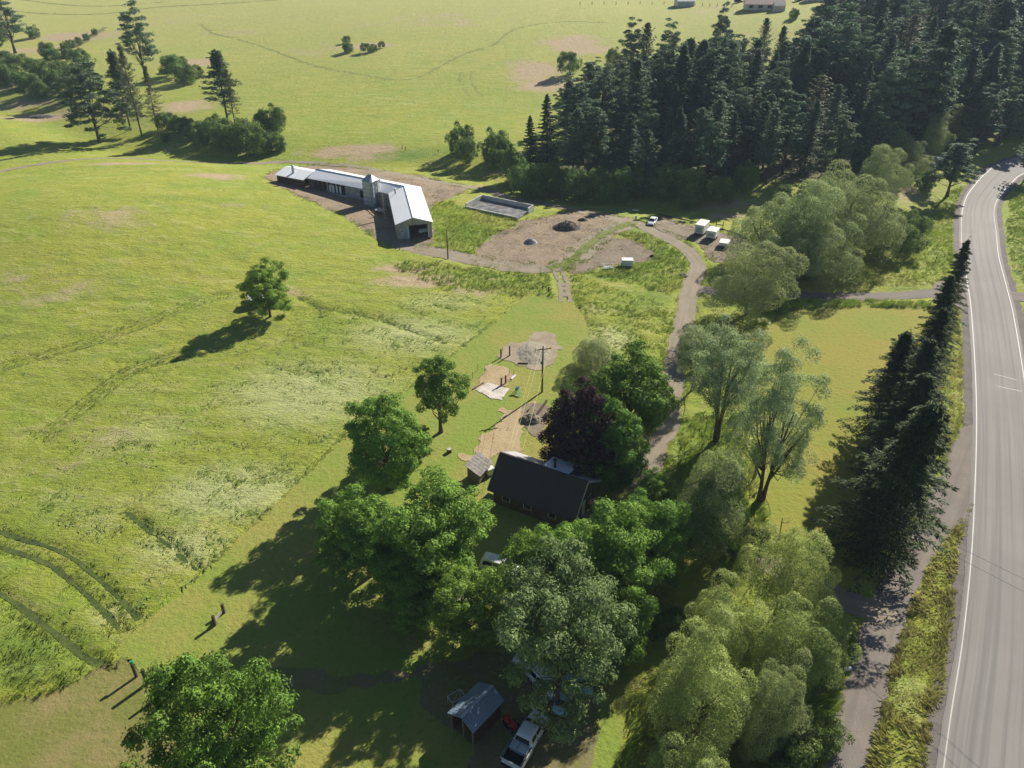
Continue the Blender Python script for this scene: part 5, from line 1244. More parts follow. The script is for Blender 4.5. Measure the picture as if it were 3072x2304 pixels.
fh = gable('farmhouse', 2290, 27, -.12, 19, 8.5, 2.9, 4.9, M['farwall'], M['farroof'], 'long beige far house with pinkish roof and dark shutters at the top edge')
mb = MB(); mb.prism([(-9, 0), (-3.8, 0), (-3.8, 2.75), (-6.4, 4.2), (-9, 2.75)], 3.5, 9.0); mb.build('porch_wing', M['farwall'], fh)
fs_ = gable('outbuilding', 2052, 18, .1, 9, 7, 3.0, 4.3, M['galv'], M['galv'], 'pale grey metal outbuilding at the top edge left of the far house', 0)
gable('outbuilding', 2440, 3, .05, 8, 5, 2.4, 3.5, M['farwall'], M['galv'], 'small building behind the far house at the top edge', 0)

# ------------------------------------------------------------------ vehicles
def wheel(root, x, y, r, w_=.24):
    o = empty('w', (0, 0, 0)); bpy.data.objects.remove(o)
    s = 1 if y > 0 else -1
    mb = MB(); n = 18; P_ = [(r * .62, -.5), (r * .93, -.5), (r, -.32), (r, .32), (r * .93, .5), (r * .62, .5)]
    for i in range(n):
        a = 2 * math.pi * i / n
        for q, t_ in P_: mb.v.append((x + math.cos(a) * q, y + t_ * w_, r + math.sin(a) * q))
    for i in range(n):
        for k in range(5): mb.f.append((i * 6 + k, i * 6 + k + 1, ((i + 1) % n) * 6 + k + 1, ((i + 1) % n) * 6 + k))
    wh = mb.build('wheel', M['rubber'], root, True)
    mb = MB(); mb.tube([(x, y + .38 * w_ * s, r), (x, y + .30 * w_ * s, r)], [r * .62, r * .62], 16); mb.tube([(x, y + .44 * w_ * s, r), (x, y + .3 * w_ * s, r)], [r * .2, r * .25], 10); mb.build('rim', M['rim'], wh)
def car(kind, loc, rz, paint, label, cat='car', group=None):
    o = empty(kind, (loc[0], loc[1], Tz(loc[0], loc[1]) + .06), rz, label, cat, group)
    if kind == 'parked_suv':
        body = [(-2.3, .80, .74, .42, .85, .12), (-2.2, .9, .86, .32, 1.05, .16), (-1.2, .92, .88, .28, 1.1, .14), (1.0, .92, .88, .28, 1.1, .14), (1.3, .92, .84, .28, 1.05, .14), (2.15, .88, .76, .34, .92, .16), (2.3, .76, .68, .42, .78, .12)]
        cab = [(-2.2, .82, .66, 1.0, 1.1, .04), (-2.0, .84, .68, 1.0, 1.68, .12), (-1.0, .85, .70, 1.0, 1.76, .12), (.2, .85, .70, 1.0, 1.74, .12), (.5, .84, .68, 1.0, 1.66, .1), (1.25, .80, .70, 1.0, 1.1, .04)]
        g0, g1, gt, bk_ = -1.75, .55, 1.62, (-2.22, -2.0)
    else:
        body = [(-2.35, .76, .70, .42, .80, .12), (-2.25, .86, .80, .32, .92, .14), (-1.3, .90, .84, .26, .96, .14), (.9, .90, .84, .26, .95, .14), (1.4, .90, .80, .26, .90, .14), (2.2, .85, .74, .32, .76, .14), (2.35, .74, .66, .4, .68, .1)]
        cab = [(-1.85, .76, .64, .86, .95, .03), (-1.15, .78, .58, .86, 1.36, .1), (-.6, .80, .60, .86, 1.42, .1), (.1, .80, .60, .86, 1.42, .1), (.35, .79, .58, .86, 1.37, .08), (1.2, .76, .64, .86, .94, .03)]
        g0, g1, gt = -1.0, .3, 1.30
    b_ = MB().loft(body, 4).build('body', paint, o, True)
    MB().loft(cab, 4).build('cabin', paint, o, True)
    ws = cab[-2], cab[-1]
    def screen(sa, sb, nm):
        (xa_, _, wa, _, za, _), (xb_, _, wb, _, zb, _) = sa, sb; d = .035 if xb_ > xa_ else -.035
        t0, t1 = .12, .9; f = lambda t: (xa_ + (xb_ - xa_) * t + d, wa + (wb - wa) * t, za + (zb - za) * t + .03)
        (x0, w0, z0), (x1, w1, z1) = f(t0), f(t1)
        mb = MB(); mb.add([(x0, -w0 * .9, z0), (x0, w0 * .9, z0), (x1, w1, z1), (x1, -w1, z1)], [(0, 1, 2, 3)]); mb.build(nm, M['glass'], o)
    screen(cab[-2], cab[-1], 'windscreen'); screen(cab[1], cab[0], 'rear_window')
    zb_ = cab[1][3] + .12
    for s in (-1, 1):
        for (xa_, xb_) in ((g0, (g0 + g1) / 2 - .05), ((g0 + g1) / 2 + .05, g1)):
            yb, yt = cab[2][1] + .012, cab[2][2] + .055
            mb = MB(); mb.add([(xa_ - .1, s * yb, zb_), (xb_ + (.35 if xb_ == g1 else .0), s * yb, zb_), (xb_, s * yt, gt), (xa_ + .05, s * yt, gt)], [(0, 1, 2, 3)]); mb.build('side_window', M['glass'], o)
        for x in (-1.4, 1.42): wheel(o, x, s * .80, .33)
        xm = 1.0; MB().box(xm - .06, xm + .08, s * .96 - .09, s * .96 + .09, .98, 1.1).build('mirror', paint, o)
        MB().box(2.22, 2.34, s * .58 - .16, s * .58 + .16, .58, .70).build('headlight', M['clear'], o); MB().box(-2.36, -2.26, s * .6 - .14, s * .6 + .14, .62, .76).build('tail_light', M['tailred'], o)
    MB().box(2.26, 2.40, -.7, .7, .36, .5).build('bumper', M['black'], o); MB().box(-2.40, -2.28, -.7, .7, .36, .5).build('bumper', M['black'], o)
    return o
p = G(1957, 664, .6); car('parked_sedan', (p.x, p.y), math.radians(-110), M['carwhite'], 'white sedan parked on the dirt yard beside the dirt lane')
p = G(1500, 1690, 1.2); car('parked_suv', (p.x, p.y), math.radians(-22), M['carwhite'], 'white van-like vehicle whose roof shows through the trees below the house', 'van')
p = G(1760, 2020, .8); car('parked_sedan', (p.x, p.y), math.radians(78), M['bluecar'], 'pale blue car under the big greyish tree', 'car')
p = G(1700, 2080, .8); car('parked_sedan', (p.x, p.y), math.radians(70), M['bluecar'], 'pale grey-blue car in shade between the pickup and the other blue car', 'car')
p = G(1640, 2045, .8); car('parked_suv', (p.x, p.y), math.radians(-50), M['carwhite'], 'white car dappled by leaf shade above the white pickup', 'car')
p = G(1610, 1995, .6); car('parked_sedan', (p.x, p.y), math.radians(-30), M['carwhite'], 'white car almost hidden under the left side of the big greyish tree', 'car')
for i, (sx, sy, rz, pt, lb) in enumerate([(2215, 8, .4, 'black', 'dark car parked left of the far house'), (2396, 3, .3, 'blue', 'blue car parked right of the far house'), (2330, 30, .2, 'black', 'dark car parked in front of the far house')]):
    p = G(sx, sy); car('parked_suv', (p.x, p.y), rz, M[pt], lb)
# --- pickup
tp_a, tp_b = G(1535, 2291, .8), G(1622, 2143, .9)
tc_ = (tp_a + tp_b) / 2; trz = math.atan2(tp_b.y - tp_a.y, tp_b.x - tp_a.x)
pk = empty('pickup_truck', (tc_.x, tc_.y, .1), trz, 'white crew-cab pickup with open black bed and a toolbox, parked by the blue-roofed shed', 'pickup truck')
cw = M['carwhite']
MB().loft([(-.75, .97, .93, .5, 1.16, .1), (.9, .98, .93, .46, 1.18, .12), (1.35, .98, .9, .46, 1.18, .16), (2.2, .98, .86, .48, 1.13, .2), (2.72, .93, .78, .52, 1.02, .2), (2.9, .80, .68, .6, .9, .14)], 4).build('body', cw, pk, True)
MB().loft([(-.82, .90, .74, 1.1, 1.2, .04), (-.66, .90, .72, 1.1, 1.78, .1), (-.3, .9, .74, 1.1, 1.86, .12), (.7, .9, .73, 1.1, 1.86, .12), (.92, .89, .70, 1.1, 1.78, .1), (1.62, .84, .74, 1.1, 1.2, .04)], 4).build('cabin', cw, pk, True)
bd = MB()
for s in (-1, 1): bd.box(-2.95, -.76, s * .96 - .09, s * .96 + .09, .52, 1.2)
bd.box(-.92, -.78, -.87, .87, .6, 1.2); bd.build('bed_sides', cw, pk, bevel=.03)
MB().box(-2.98, -2.88, -.87, .87, .58, 1.18).build('tailgate', cw, pk, bevel=.02)
MB().box(-2.88, -.92, -.87, .87, .62, .7).build('bed_floor', M['black'], pk)
mb = MB(); [mb.box(-2.9, -.9, s * .875 - .012, s * .875 + .012, .7, 1.2) for s in (-1, 1)]; [mb.box(-2.92, -.8, s * .96 - .05, s * .96 + .05, 1.2, 1.215) for s in (-1, 1)]; mb.box(-2.87, -2.855, -.85, .85, .7, 1.17); mb.build('bed_liner', M['black'], pk)
def quad(nm, pts, mat_): mb = MB(); mb.add(pts, [(0, 1, 2, 3)]); return mb.build(nm, mat_, pk)
quad('windscreen', [(1.02, -.66, 1.74), (1.02, .66, 1.74), (1.60, .74, 1.28), (1.60, -.74, 1.28)], M['glass'])
quad('rear_window', [(-.71, .66, 1.72), (-.71, -.66, 1.72), (-.845, -.72, 1.26), (-.845, .72, 1.26)], M['glass'])
for s in (-1, 1):
    quad('side_window', [(-.5, s * .885, 1.26), (.26, s * .885, 1.26), (.26, s * .80, 1.70), (-.42, s * .80, 1.70)], M['glass'])
    quad('side_window', [(.36, s * .885, 1.26), (1.3, s * .865, 1.26), (.98, s * .79, 1.66), (.36, s * .80, 1.70)], M['glass'])
    for x in (-1.95, 1.85): wheel(pk, x, s * .86, .39, .27)
    m_ = MB().box(1.12, 1.3, s * 1.1 - .12, s * 1.1 + .12, 1.22, 1.42).build('mirror', M['black'], pk, bevel=.02)
    MB().box(2.72, 2.88, s * .66 - .15, s * .66 + .15, .78, .95).build('headlight', M['clear'], pk); MB().box(-3.0, -2.93, s * .97 - .07, s * .97 + .07, .75, 1.1).build('tail_light', M['tailred'], pk)
    MB().box(.28, .34, s * .985 - .01, s * .985 + .01, .55, 1.18).build('door_seam', M['black'], pk); MB().box(.06, .2, s * .99 - .02, s * .99 + .02, 1.0, 1.05).build('door_handle', M['black'], pk)
MB().box(2.84, 3.0, -.85, .85, .45, .66).build('bumper', M['chrome'], pk, bevel=.03); MB().box(-3.14, -2.99, -.9, .9, .45, .64).build('bumper', M['black'], pk, bevel=.03)
MB().box(-.2, .0, -.35, .35, .3, .5).build('underbody', M['black'], pk); MB().box(2.86, 2.93, -.45, .45, .68, .9).build('grille', M['black'], pk)
tx = empty('toolbox', (0, 0, 0), trz, 'pale grey toolbox strapped across the pickup bed behind the cab', 'toolbox'); tx.location = Matrix.Translation((tc_.x, tc_.y, .1)) @ Matrix.Rotation(trz, 4, 'Z') @ Vector((-1.32, 0, .70))
MB().box(-.36, .36, -.84, .84, 0, .5).build('box_body', mat_plain('pale_blue_grey_plastic', (.42, .50, .56), .5), tx, bevel=.03); MB().box(-.38, .38, -.85, .85, .502, .57).build('lid', mat_plain('pale_lid_plastic', (.50, .58, .64), .5), tx, bevel=.02); MB().box(-.40, .40, .1, .14, .57, .585).build('strap', M['black'], tx)
# --- red riding mower
p = G(1533, 2180); mw = empty('riding_mower', (p.x, p.y, .1), 2.3, 'small red riding mower between the shed and the pickup', 'mower')
MB().loft([(.15, .25, .22, .35, .72, .06), (.7, .26, .22, .32, .74, .08), (.95, .22, .18, .36, .64, .06)], 3).build('hood', M['red'], mw, True)
MB().box(-.7, .2, -.36, .36, .3, .42).build('body', M['red'], mw, bevel=.03); MB().box(-.35, .45, -.55, .55, .12, .26).build('mower_deck', M['black'], mw, bevel=.03)
s_ = MB().box(-.55, -.15, -.22, .22, .44, .56).build('seat', M['red'], mw, bevel=.04); MB().box(-.62, -.5, -.22, .22, .56, .85).build('seat_back', M['red'], s_, bevel=.04)
mb = MB(); mb.tube([(.15, 0, .7), (.02, 0, .92)], .02, 6); mb.tube([(.02 + .03 * math.sin(a), .17 * math.cos(a), .92 + .08 * math.sin(a)) for a in [k * math.pi / 6 for k in range(13)]], .015, 5); mb.build('steering_wheel', M['black'], mw)
for s in (-1, 1): wheel(mw, -.5, s * .42, .24, .2); wheel(mw, .72, s * .36, .17, .14)
p = G(1421, 1921); kk = empty('garden_cart', (p.x, p.y, .1), .6, 'little red garden cart on the shaded lawn', 'cart')
mb = MB(); mb.box(-.5, .5, -.35, .35, .3, .34); [mb.box(-.5, .5, s * .35 - .02, s * .35 + .02, .34, .6) for s in (-1, 1)]; [mb.box(s * .48 - .02, s * .48 + .02, -.33, .33, .34, .6) for s in (-1, 1)]; mb.build('tray', M['red'], kk)
for s in (-1, 1): wheel(kk, -.3, s * .38, .16, .08); wheel(kk, .3, s * .38, .16, .08)
mb = MB(); mb.tube([(.5, 0, .3), (1.2, 0, .75)], .02, 5); mb.build('handle', M['black'], kk)
# --- white trailers in the yard
def boxtrailer(nm, p0, p1, L, Hh, label, group, cat='trailer', mat_='white', base=.5, door=True):
    a, b_ = G(*p0), G(*p1); w_ = math.hypot(b_.x - a.x, b_.y - a.y); ang = math.atan2(b_.y - a.y, b_.x - a.x)
    o = empty(nm, ((a.x + b_.x) / 2, (a.y + b_.y) / 2, Tz(a.x, a.y) + .08), ang, label, cat, group)
    MB().box(-w_ / 2, w_ / 2, 0, L, base, Hh).build('body', M[mat_], o, bevel=.06)
    MB().box(-w_ / 2 - .03, w_ / 2 + .03, -.03, L + .03, Hh + .004, Hh + .06).build('roof', M['white'], o, bevel=.02)
    if door: MB().box(-w_ * .3, w_ * .3, -.03, -.003, base + .35, Hh - .4).build('front_panel', M['galv'], o)
    mb = MB(); mb.bar((-w_ * .35, 0, base - .06), (0, -1.2, base - .1), .09); mb.bar((w_ * .35, 0, base - .06), (0, -1.2, base - .1), .09); mb.tube([(0, -1.15, base - .05), (0, -1.15, 0)], .04, 6); mb.build('hitch', M['black'], o)
    for s in (-1, 1):
        o2 = empty('x', (0, 0, 0)); bpy.data.objects.remove(o2)
        mb = MB(); x = s * (w_ / 2 - .05); mb.tube([(x - .1, L * .5, .33), (x + .1, L * .5, .33)], .33, 16); wh = mb.build('wheel', M['rubber'], o); mb = MB(); mb.tube([(x + s * .1, L * .5, .33), (x + s * .115, L * .5, .33)], .18, 12); mb.build('rim', M['rim'], wh)
        MB().box(x + (0 if s > 0 else -.16), x + (.16 if s > 0 else 0), L * .5 - .45, L * .5 + .45, .68, .73).build('mudguard', M['black'], o)
    MB().box(-w_ / 2 + .1, w_ / 2 - .1, .1, L - .1, base - .12, base - .004).build('chassis', M['black'], o)
    return o
boxtrailer('cargo_trailer', (2081, 706), (2108, 711), 4.0, 2.5, 'larger white box trailer on the left of the pair in the yard', 'white box trailers')
boxtrailer('cargo_trailer', (2116, 719), (2144, 724), 3.2, 2.05, 'smaller white box trailer on the right of the pair in the yard', 'white box trailers')
boxtrailer('small_trailer', (2155, 744), (2184, 748), 2.6, 1.15, 'low white-covered trailer nearest the willows', 'white box trailers', base=.45, door=False)
a = G(1864, 806); b_ = G(1898, 807); ct = boxtrailer('panel_cart', (1864, 806), (1898, 807), 1.6, 1.7, 'white two-panelled box on wheels on the weedy bank inside the lane loop', None, 'cart', base=.45, door=False)
w_ = b_.x - a.x
for s in (-1, 1): MB().box(s * w_ * .25 - w_ * .22, s * w_ * .25 + w_ * .22, -.035, -.003, .55, 1.6).build('panel', M['white'], ct)
p = G(1824, 808); ut = empty('utility_trailer', (p.x, p.y, Tz(p.x, p.y)), .1, 'small open utility trailer frame left of the white two-panelled box', 'trailer')
MB().box(-1.0, 1.0, -.6, .6, .4, .48).build('bed', M['galv'], ut); mb = MB(); [mb.bar((x, y, .48), (x, y, 1.1), .06) for x in (-.95, .95) for y in (-.55, .55)]; [mb.bar((-.95, y, 1.05), (.95, y, 1.05), .06) for y in (-.55, .55)]; [mb.bar((x, -.55, 1.05), (x, .55, 1.05), .06) for x in (-.95, .95)]; mb.build('rails', M['white'], ut)
for s in (-1, 1): wheel(ut, 0, s * .7, .28, .16)
# --- heaps and small things in the yard
def heap(name, sx, sy, rx, ry, h_, mat_, label, cat, seed, rough=.4):
    p = G(sx, sy); rng = np.random.default_rng(seed); n, m = 40, 26; V = []; 
    u = np.linspace(-1, 1, n); X1, Y1 = np.meshgrid(u, u); R2 = np.sqrt(X1 ** 2 + Y1 ** 2)
    z = h_ * np.clip(1 - R2 ** 1.6, -.1, 1) * (1 - rough + 2 * rough * fbm(X1 * 3.5 + seed, Y1 * 3.5, seed, 4)) + h_ * .25 * (rng.random(X1.shape) - .5) * (R2 < .9)
    V = np.stack([X1.ravel() * rx, Y1.ravel() * ry, z.ravel()], 1); idx = np.arange(n * n).reshape(n, n)
    keep = (R2[:-1, :-1] < 1.02)
    Fq = np.stack([idx[:-1, :-1][keep], idx[:-1, 1:][keep], idx[1:, 1:][keep], idx[1:, :-1][keep]], 1)
    o = mesh_np(name, V, Fq, mat_); o.location = (p.x, p.y, Tz(p.x, p.y) + .05); return tag(o, label, cat)
heap('dirt_pile', 1700, 684, 3.4, 2.4, 1.5, M['soil'], 'large dark heap of soil and rubble in the bare yard', 'dirt pile', 3)
heap('dirt_pile', 1748, 662, 1.4, .9, .6, M['soil'], 'small dark heap beyond the large soil heap', 'dirt pile', 4)
heap('tarp_heap', 1592, 728, 1.5, 1.3, .9, M['greytarp'], 'crumpled grey tarpaulin heap beside a green weed patch', 'tarp heap', 5)
heap('junk_pile', 2048, 829, 1.3, .8, .6, mat_plain('mixed_junk', (.08, .07, .07), .9, 0, .3, 4, (.4, .38, .38)), 'small pile of dark and pale junk beside the dirt lane', 'junk pile', 6)
heap('compost_heap', 1600, 1060, 3.0, 4.2, .55, mat_plain('grey_brown_mulch', (.22, .20, .16), .95, 0, .25, 3, (.33, .31, .24), bump=.05, bscale=5), 'low grey-green mulch heap in the round dirt bed on the lawn', 'mulch heap', 7)
heap('brush_pile', 1592, 1262, 1.8, 1.3, .9, mat_plain('grey_brush', (.14, .12, .10), .95, 0, .3, 5, (.3, .27, .23)), 'grey brush pile between the straw path and the purple-leaved tree', 'brush pile', 8)
heap('rock_pile', 130, 352, 6.5, 2.0, .9, mat_plain('dark_rubble', (.10, .09, .08), .95, 0, .3, 2, (.25, .23, .21)), 'dark rubble mound at the left below the creek thicket', 'rubble mound', 9)
heap('junk_pile', 1956, 770, .6, .6, .4, M['rubber'], 'tiny dark heap at the edge of the bare island', 'junk pile', 10)
heap('junk_pile', 1870, 640, 1.0, .6, .5, mat_plain('scrap', (.3, .33, .35), .7, 0, .3, 4, (.06, .06, .06)), 'scrap lying left of the white table beside the lane', 'scrap pile', 11)
heap('green_tarp', 1846, 633, 1.1, .7, .5, M['green'], 'small green tarpaulin bundle at the shaded edge of the yard', 'tarp bundle', 12)
for i, sx in enumerate((2040, 2052, 2074)):
    p = G(sx, 668 + i * 1.5); mb = MB(); n = 20
    for k in range(n):
        a = 2 * math.pi * k / n
        for j in range(8):
            b2 = 2 * math.pi * j / 8; rr = .42 + .13 * math.cos(b2); mb.v.append((rr * math.cos(a), rr * math.sin(a), .14 + .13 * math.sin(b2)))
    for k in range(n):
        for j in range(8): mb.f.append((k * 8 + j, ((k + 1) % n) * 8 + j, ((k + 1) % n) * 8 + (j + 1) % 8, k * 8 + (j + 1) % 8))
    o = mb.build('discarded_tyre', M['rubber'], None, True); o.location = (p.x, p.y, Tz(p.x, p.y) + .1); tag(o, ['leftmost', 'middle', 'rightmost'][i] + ' black tyre lying on the fence line left of the trailers', 'tyre', 'tyres by the yard fence')
p = G(1906, 640); tb = empty('white_table', (p.x, p.y, Tz(p.x, p.y)), .1, 'small white-topped table beside the lane above the sedan', 'table'); MB().box(-.75, .75, -.45, .45, .78, .86).build('tabletop', M['white'], tb)
for x in (-.65, .65):
    for y in (-.38, .38): MB().box(x - .04, x + .04, y - .04, y + .04, 0, .78).build('leg', M['black'], tb)
p = G(1907, 660); mb = MB(); mb.tube([(0, 0, 0), (0, 0, .1), (0, 0, .95), (0, 0, 1.0)], [.2, .24, .24, .15], 14); o = mb.build('white_barrel', M['white'], None, True); o.location = (p.x, p.y, Tz(p.x, p.y)); tag(o, 'white barrel standing just below the white table', 'barrel')
LBp = smooth([tuple(G(*q_)[:2]) for q_ in Yp([(1545, 212), (1700, 245), (1810, 270), (1980, 315), (2090, 345), (2190, 385)])], n=4)
lb0 = LBp[0]; mb = MB(); mb.tube([(x - lb0[0] + random.uniform(-.1, .1), y - lb0[1] + random.uniform(-.1, .1), Tz(x, y) - Tz(*lb0) + .15) for x, y in LBp], [random.uniform(.2, .34) for _ in LBp], 7)
o = mb.build('log_border', M['darkwood'], None, True); o.location = (lb0[0], lb0[1], Tz(*lb0)); tag(o, 'dark line of old logs along the far edge of the parking ground', 'log border')
# gate / rack by the trailers
p = G(2157, 688); gt_ = empty('wooden_rack', (p.x, p.y, Tz(p.x, p.y)), -.4, 'dark H-shaped wooden rack behind the smaller trailer', 'rack')
for s in (-1, 1): MB().box(s * .8 - .08, s * .8 + .08, -.08, .08, -.1, 2.0).build('post', M['darkwood'], gt_)
MB().box(-.72, .72, -.06, .06, 1.0, 1.18).build('rail', M['darkwood'], gt_)
# ------------------------------------------------------------------ poles, posts, wires
def upole(sx, sy, ty, arm, label, arz=.25, trans=False):
    p, h = BT(sx, sy, ty); o = empty('utility_pole', (p.x, p.y, Tz(p.x, p.y)), arz, label, 'utility pole', 'utility poles')
    mb = MB(); mb.tube([(0, 0, -.3), (0, 0, h * .5), (0, 0, h)], [.16, .14, .11], 10); mb.build('pole', M['pole'], o, True)
    if arm:
        MB().box(-1.25, 1.25, -.19, -.09, h - .55, h - .41).build('crossarm', M['pole'], o)
        mb = MB(); mb.bar((-.7, -.14, h - .55), (0, -.14, h - 1.3), .04); mb.bar((.7, -.14, h - .55), (0, -.14, h - 1.3), .04); mb.build('brace', M['galv'], o)
        for x in (-1.15, -.45, .45, 1.15):
            mb = MB(); mb.tube([(x, -.14, h - .41), (x, -.14, h - .3), (x, -.14, h - .2)], [.04, .06, .03], 8); mb.build('insulator', M['clear'], o, True)
    if trans: MB().box(-.32, -.13, -.12, .12, h * .62, h * .62 + .45).build('meter_box', M['blue'], o, bevel=.02)
    return o, p, h
up1, pp1, ph1 = upole(1626, 1177, 1038, True, 'wooden utility pole with crossarm standing on the upper lawn', trans=True)
up2, pp2, ph2 = upole(1344, 777, 690, False, 'bare wooden pole at the barnyard corner near the weed patch')
up3, pp3, ph3 = upole(1828, 1205, 1108, True, 'wooden pole rising in front of the dense green maple', .9)
def wire(a, b_, sag, r, mat_, name, label, group):
    a = Vector(a); b_ = Vector(b_); mb = MB(); P_ = []
    for i in range(25):
        t = i / 24; q = a.lerp(b_, t); q.z -= sag * 4 * t * (1 - t); P_.append(q - a)
    mb.tube(P_, r, 5); o = mb.build(name, mat_); o.location = a; return tag(o, label, 'wire', group)
for i, (dx, lb) in enumerate([(-.9, 'leftmost pale yellow service cable from the utility pole to the house'), (-.3, 'middle pale yellow service cable from the utility pole to the house'), (.9, 'rightmost pale yellow service cable from the utility pole to the house')]):
    e_ = G([1524, 1535, 1566][i], [1352, 1353, 1358][i], 5.6)
    wire((pp1.x + dx, pp1.y - .2, ph1 - .35), (e_.x, e_.y, 5.7), .25, .017, M['yellowrope'], 'service_cable', lb, 'service cables to the house')
far_a = G(3072, 1763, 9.5); far_b = G(3072, 1730, 9.5)
for q, lb in ((far_a, 'lower of the two thin power lines crossing towards the highway'), (far_b, 'upper of the two thin power lines crossing towards the highway')):
    d3 = Vector((q.x, q.y, 9.5)) - Vector((pp3.x, pp3.y, ph3 - .3)); wire((pp3.x + (.6 if 'upper' in lb else -.6), pp3.y, ph3 - .3), Vector((pp3.x, pp3.y, ph3 - .3)) + d3 * 1.3, .5, .016, M['wire'], 'power_line', lb, 'power lines')
def post(sx, sy, ty, label, r=.11, mat_='darkwood', group=None, name='fence_post', lean=(0, 0)):
    p, h = BT(sx, sy, ty); h = max(h, .9)
    mb = MB(); mb.tube([(0, 0, -.2), (lean[0] * .5, lean[1] * .5, h * .5), (lean[0], lean[1], h), (lean[0], lean[1], h + .02)], [r, r * .97, r * .93, r * .6], 8)
    o = mb.build(name, M[mat_]); o.location = (p.x, p.y, Tz(p.x, p.y)); return tag(o, label, 'post', group)
pc = post(410, 2031, 1993, 'left post of the pair at the lower left fence corner', .16, group='posts at the lower left corner')
post(443, 2052, 2009, 'right and thicker post of the pair at the lower left fence corner', .2, group='posts at the lower left corner')
post(478, 2092, 2055, 'post half hidden behind the big leafy tree at the lower left', .16, group='posts at the lower left corner')
cp_ = G(404, 1991, 0); hp = BT(410, 2031, 1993)[1]
mb = MB(); mb.tube([(0, 0, 0), (0, 0, .28)], [.2, .16], 10); o = mb.build('green_bucket', M['green']); o.location = pc.location + Vector((-.05, .12, hp + .02)); tag(o, 'small green bucket upside down on the left corner post', 'bucket')
p1, h1 = BT(646, 1876, 1845); p2, h2 = BT(673, 1839, 1822)
hr = empty('hitching_rail', (p1.x, p1.y, 0), 0, 'wooden rail between two short posts standing alone on the lawn', 'rail')
dx_, dy_ = p2.x - p1.x, p2.y - p1.y
MB().box(-.13, .13, -.13, .13, -.1, 1.45).build('post', M['darkwood'], hr); MB().box(dx_ - .13, dx_ + .13, dy_ - .13, dy_ + .13, -.1, 1.35).build('post', M['darkwood'], hr)
mb = MB(); mb.bar((0, 0, .62), (dx_, dy_, .62), .07, .42); mb.build('board', mat_plain('silver_grey_board', (.36, .34, .26), .9), hr)
for i, (sx, sy, ty, lb) in enumerate([(1503, 1073, 1048, 'left gate post beside the round dirt bed'), (1529, 1068, 1038, 'right gate post beside the round dirt bed'), (1504, 1157, 1134, 'left post at the top of the white sand pad'), (1517, 1151, 1127, 'right post at the top of the white sand pad'),
     (1628, 872, 857, 'left thin fence post above the top of the lawn'), (1646, 878, 861, 'right thicker fence post above the top of the lawn'), (1186, 751, 736, 'left of two fence posts below the shed wing'), (1199, 753, 740, 'right of two fence posts below the shed wing'),
     (1207, 448, 436, 'left of two fence posts beyond the barn track'), (1217, 452, 440, 'right of two fence posts beyond the barn track'), (2804, 792, 770, 'slanting fence post among the roadside grass'), (1315, 461, 448, 'thin fence post near the pair of round shrubs')]):
    post(sx, sy, ty, lb, .13 if i in (0, 1, 2, 3, 5) else .09)
for i, (sx, sy) in enumerate([(1434, 1112), (1455, 1122), (1528, 1124), (1542, 1130), (1418, 1136)]):
    post(sx, sy, sy - 20, ['first', 'second', 'third', 'fourth', 'leftmost'][i] + ' thin metal stake round the straw garden bed', .04, 'oldwood', 'stakes round the garden bed', 'garden_stake')
fpx = [(1740 + i * 36, 12 - (i % 3)) for i in range(9)] + [(2085 + k * 22, 15 + k) for k in range(6)]
for i, (sx, sy) in enumerate(fpx):
    post(sx, sy + 3, sy - 7, 'one of the tiny fence posts crossing the far meadow at the top edge', .16, 'oldwood', 'fence posts at the top edge')
def bench(a, b_, wd, nm, mat_, label, cat, th=None, z=.15):
    p, q = G(*a), G(*b_); return bars(nm, [((p.x, p.y, Tz(p.x, p.y) + z), (q.x, q.y, Tz(q.x, q.y) + z))], wd, M[mat_], label, cat, th=th)
bench((1554, 1092), (1584, 1093), .25, 'beam', 'darkwood', 'dark beam lying at the lower edge of the round dirt bed', 'beam')
bench((1418, 1170), (1452, 1150), .2, 'edging_board', 'oldwood', 'wooden edging board along the left side of the white sand pad', 'board')
bench((1534, 1140), (1546, 1128), .25, 'white_board', 'white', 'short white board beside the straw garden bed', 'board')
bench((1604, 1257), (1640, 1207), .28, 'log', 'darkwood', 'long dark log leaning between the straw path and the purple tree', 'log', z=.3)
bench((1585, 1235), (1600, 1215), .2, 'log', 'oldwood', 'short grey log above the brush pile', 'log', z=.3)
p = G(1348, 1357); mb = MB(); mb.tube([(0, 0, -.1), (0, 0, .1), (0, 0, .55)], [.4, .34, .32], 12); st_ = mb.build('tree_stump', M['bark']); st_.location = (p.x, p.y, 0.05); tag(st_, 'pale-topped stump on the lawn left of the straw path', 'stump'); mb = MB(); mb.tube([(0, 0, .551), (0, 0, .57)], .31, 12); mb.build('cut_face', M['sand'], st_)
# slide
p = G(1557, 1190); sl_ = empty('garden_slide', (p.x, p.y, .08), math.radians(100), 'small green plastic slide lying beside the sand pad', 'slide')
mb = MB(); [mb.slab([(-.2 + 0, -.25, .15), (1.2, -.25, .75), (1.2, .25, .75), (-.2, .25, .15)], .05)]; mb.build('chute', mat_plain('pale_green_plastic', (.3, .5, .28), .4), sl_)
mb = MB(); [mb.bar((x, y, 0), (1.25, y * .7, 1.0), .07) for x, y in ((1.2, .28), (1.2, -.28), (1.75, .28), (1.75, -.28))]; mb.build('ladder', M['green'], sl_); MB().box(1.1, 1.5, -.28, .28, .85, .93).build('platform', M['blue'], sl_)
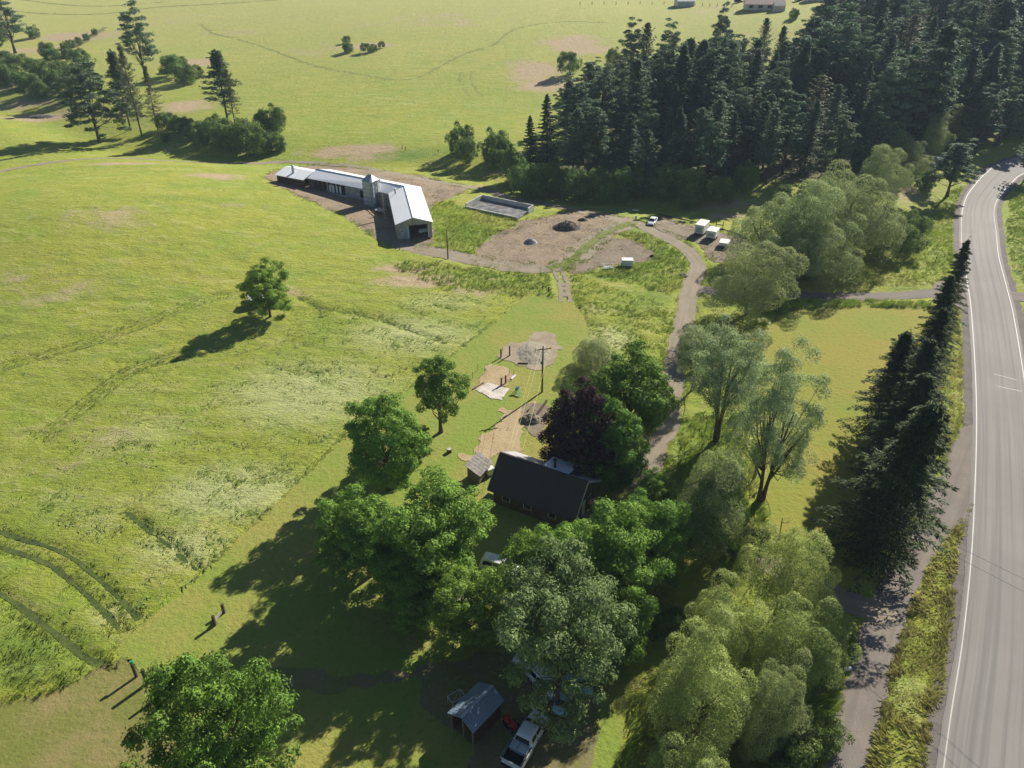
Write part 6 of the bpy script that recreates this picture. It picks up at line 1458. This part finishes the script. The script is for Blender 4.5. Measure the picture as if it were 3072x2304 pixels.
# metal frame by shed
p = G(1370, 2110); fr_ = empty('metal_frame', (p.x, p.y, .1), .6, 'rusty white metal frame standing left of the blue-roofed shed', 'frame')
mb = MB(); [mb.bar((x, y, 0), (x, y, 1.0), .05) for x in (-.7, .7) for y in (-.45, .45)]; [mb.bar((-.7, y, 1.0), (.7, y, 1.0), .06) for y in (-.45, .45)]; [mb.bar((x, -.45, 1.0), (x, .45, 1.0), .06) for x in (-.7, .7)]; mb.bar((-.7, -.45, 1.0), (.7, .45, 1.0), .04); mb.build('bars', M['trim'], fr_)
p = G(1390, 1806); dt = empty('garden_table', (p.x, p.y, .08), .3, 'white-covered garden table in a gap of sun under the trees', 'table'); MB().box(-.9, .9, -.5, .5, .7, .76).build('tabletop', M['white'], dt); [MB().box(x - .04, x + .04, y - .04, y + .04, 0, .7).build('leg', M['oldwood'], dt) for x in (-.8, .8) for y in (-.42, .42)]
# mailbox
p = G(2534, 2030); mx_ = empty('mailbox', (p.x, p.y, .08), .25, 'white mailbox on a short post at the edge of the gravel side road', 'mailbox'); MB().box(-.06, .06, -.06, .06, -.1, 1.0).build('post', M['darkwood'], mx_)
mb = MB(); n = 8; pr = [(-.14, 1.0)] + [(-.14 * math.cos(math.pi * k / n), 1.14 + .14 * math.sin(math.pi * k / n)) for k in range(n + 1)] + [(.14, 1.0)]; mb.prism(pr[::-1], -.35, .35); bx2 = mb.build('box', M['white'], mx_); MB().box(.1, .2, .15, .16, 1.1, 1.35).build('flag', M['red'], bx2)
# ------------------------------------------------------------------ the air
hm = bpy.data.materials.new('haze_air'); hm.use_nodes = True; ht = hm.node_tree; ht.nodes.clear()
ho_ = ht.nodes.new('ShaderNodeOutputMaterial'); pv = ht.nodes.new('ShaderNodeVolumePrincipled')
pv.inputs['Color'].default_value = (.62, .80, 1.0, 1); pv.inputs['Density'].default_value = .00014; pv.inputs['Anisotropy'].default_value = .1
ht.links.new(pv.outputs[0], ho_.inputs['Volume'])
hz = MB().box(-2700, 2700, -700, 3300, -8, 84).build('haze', hm); hz['kind'] = 'stuff'
sc.cycles.volume_bounces = 0
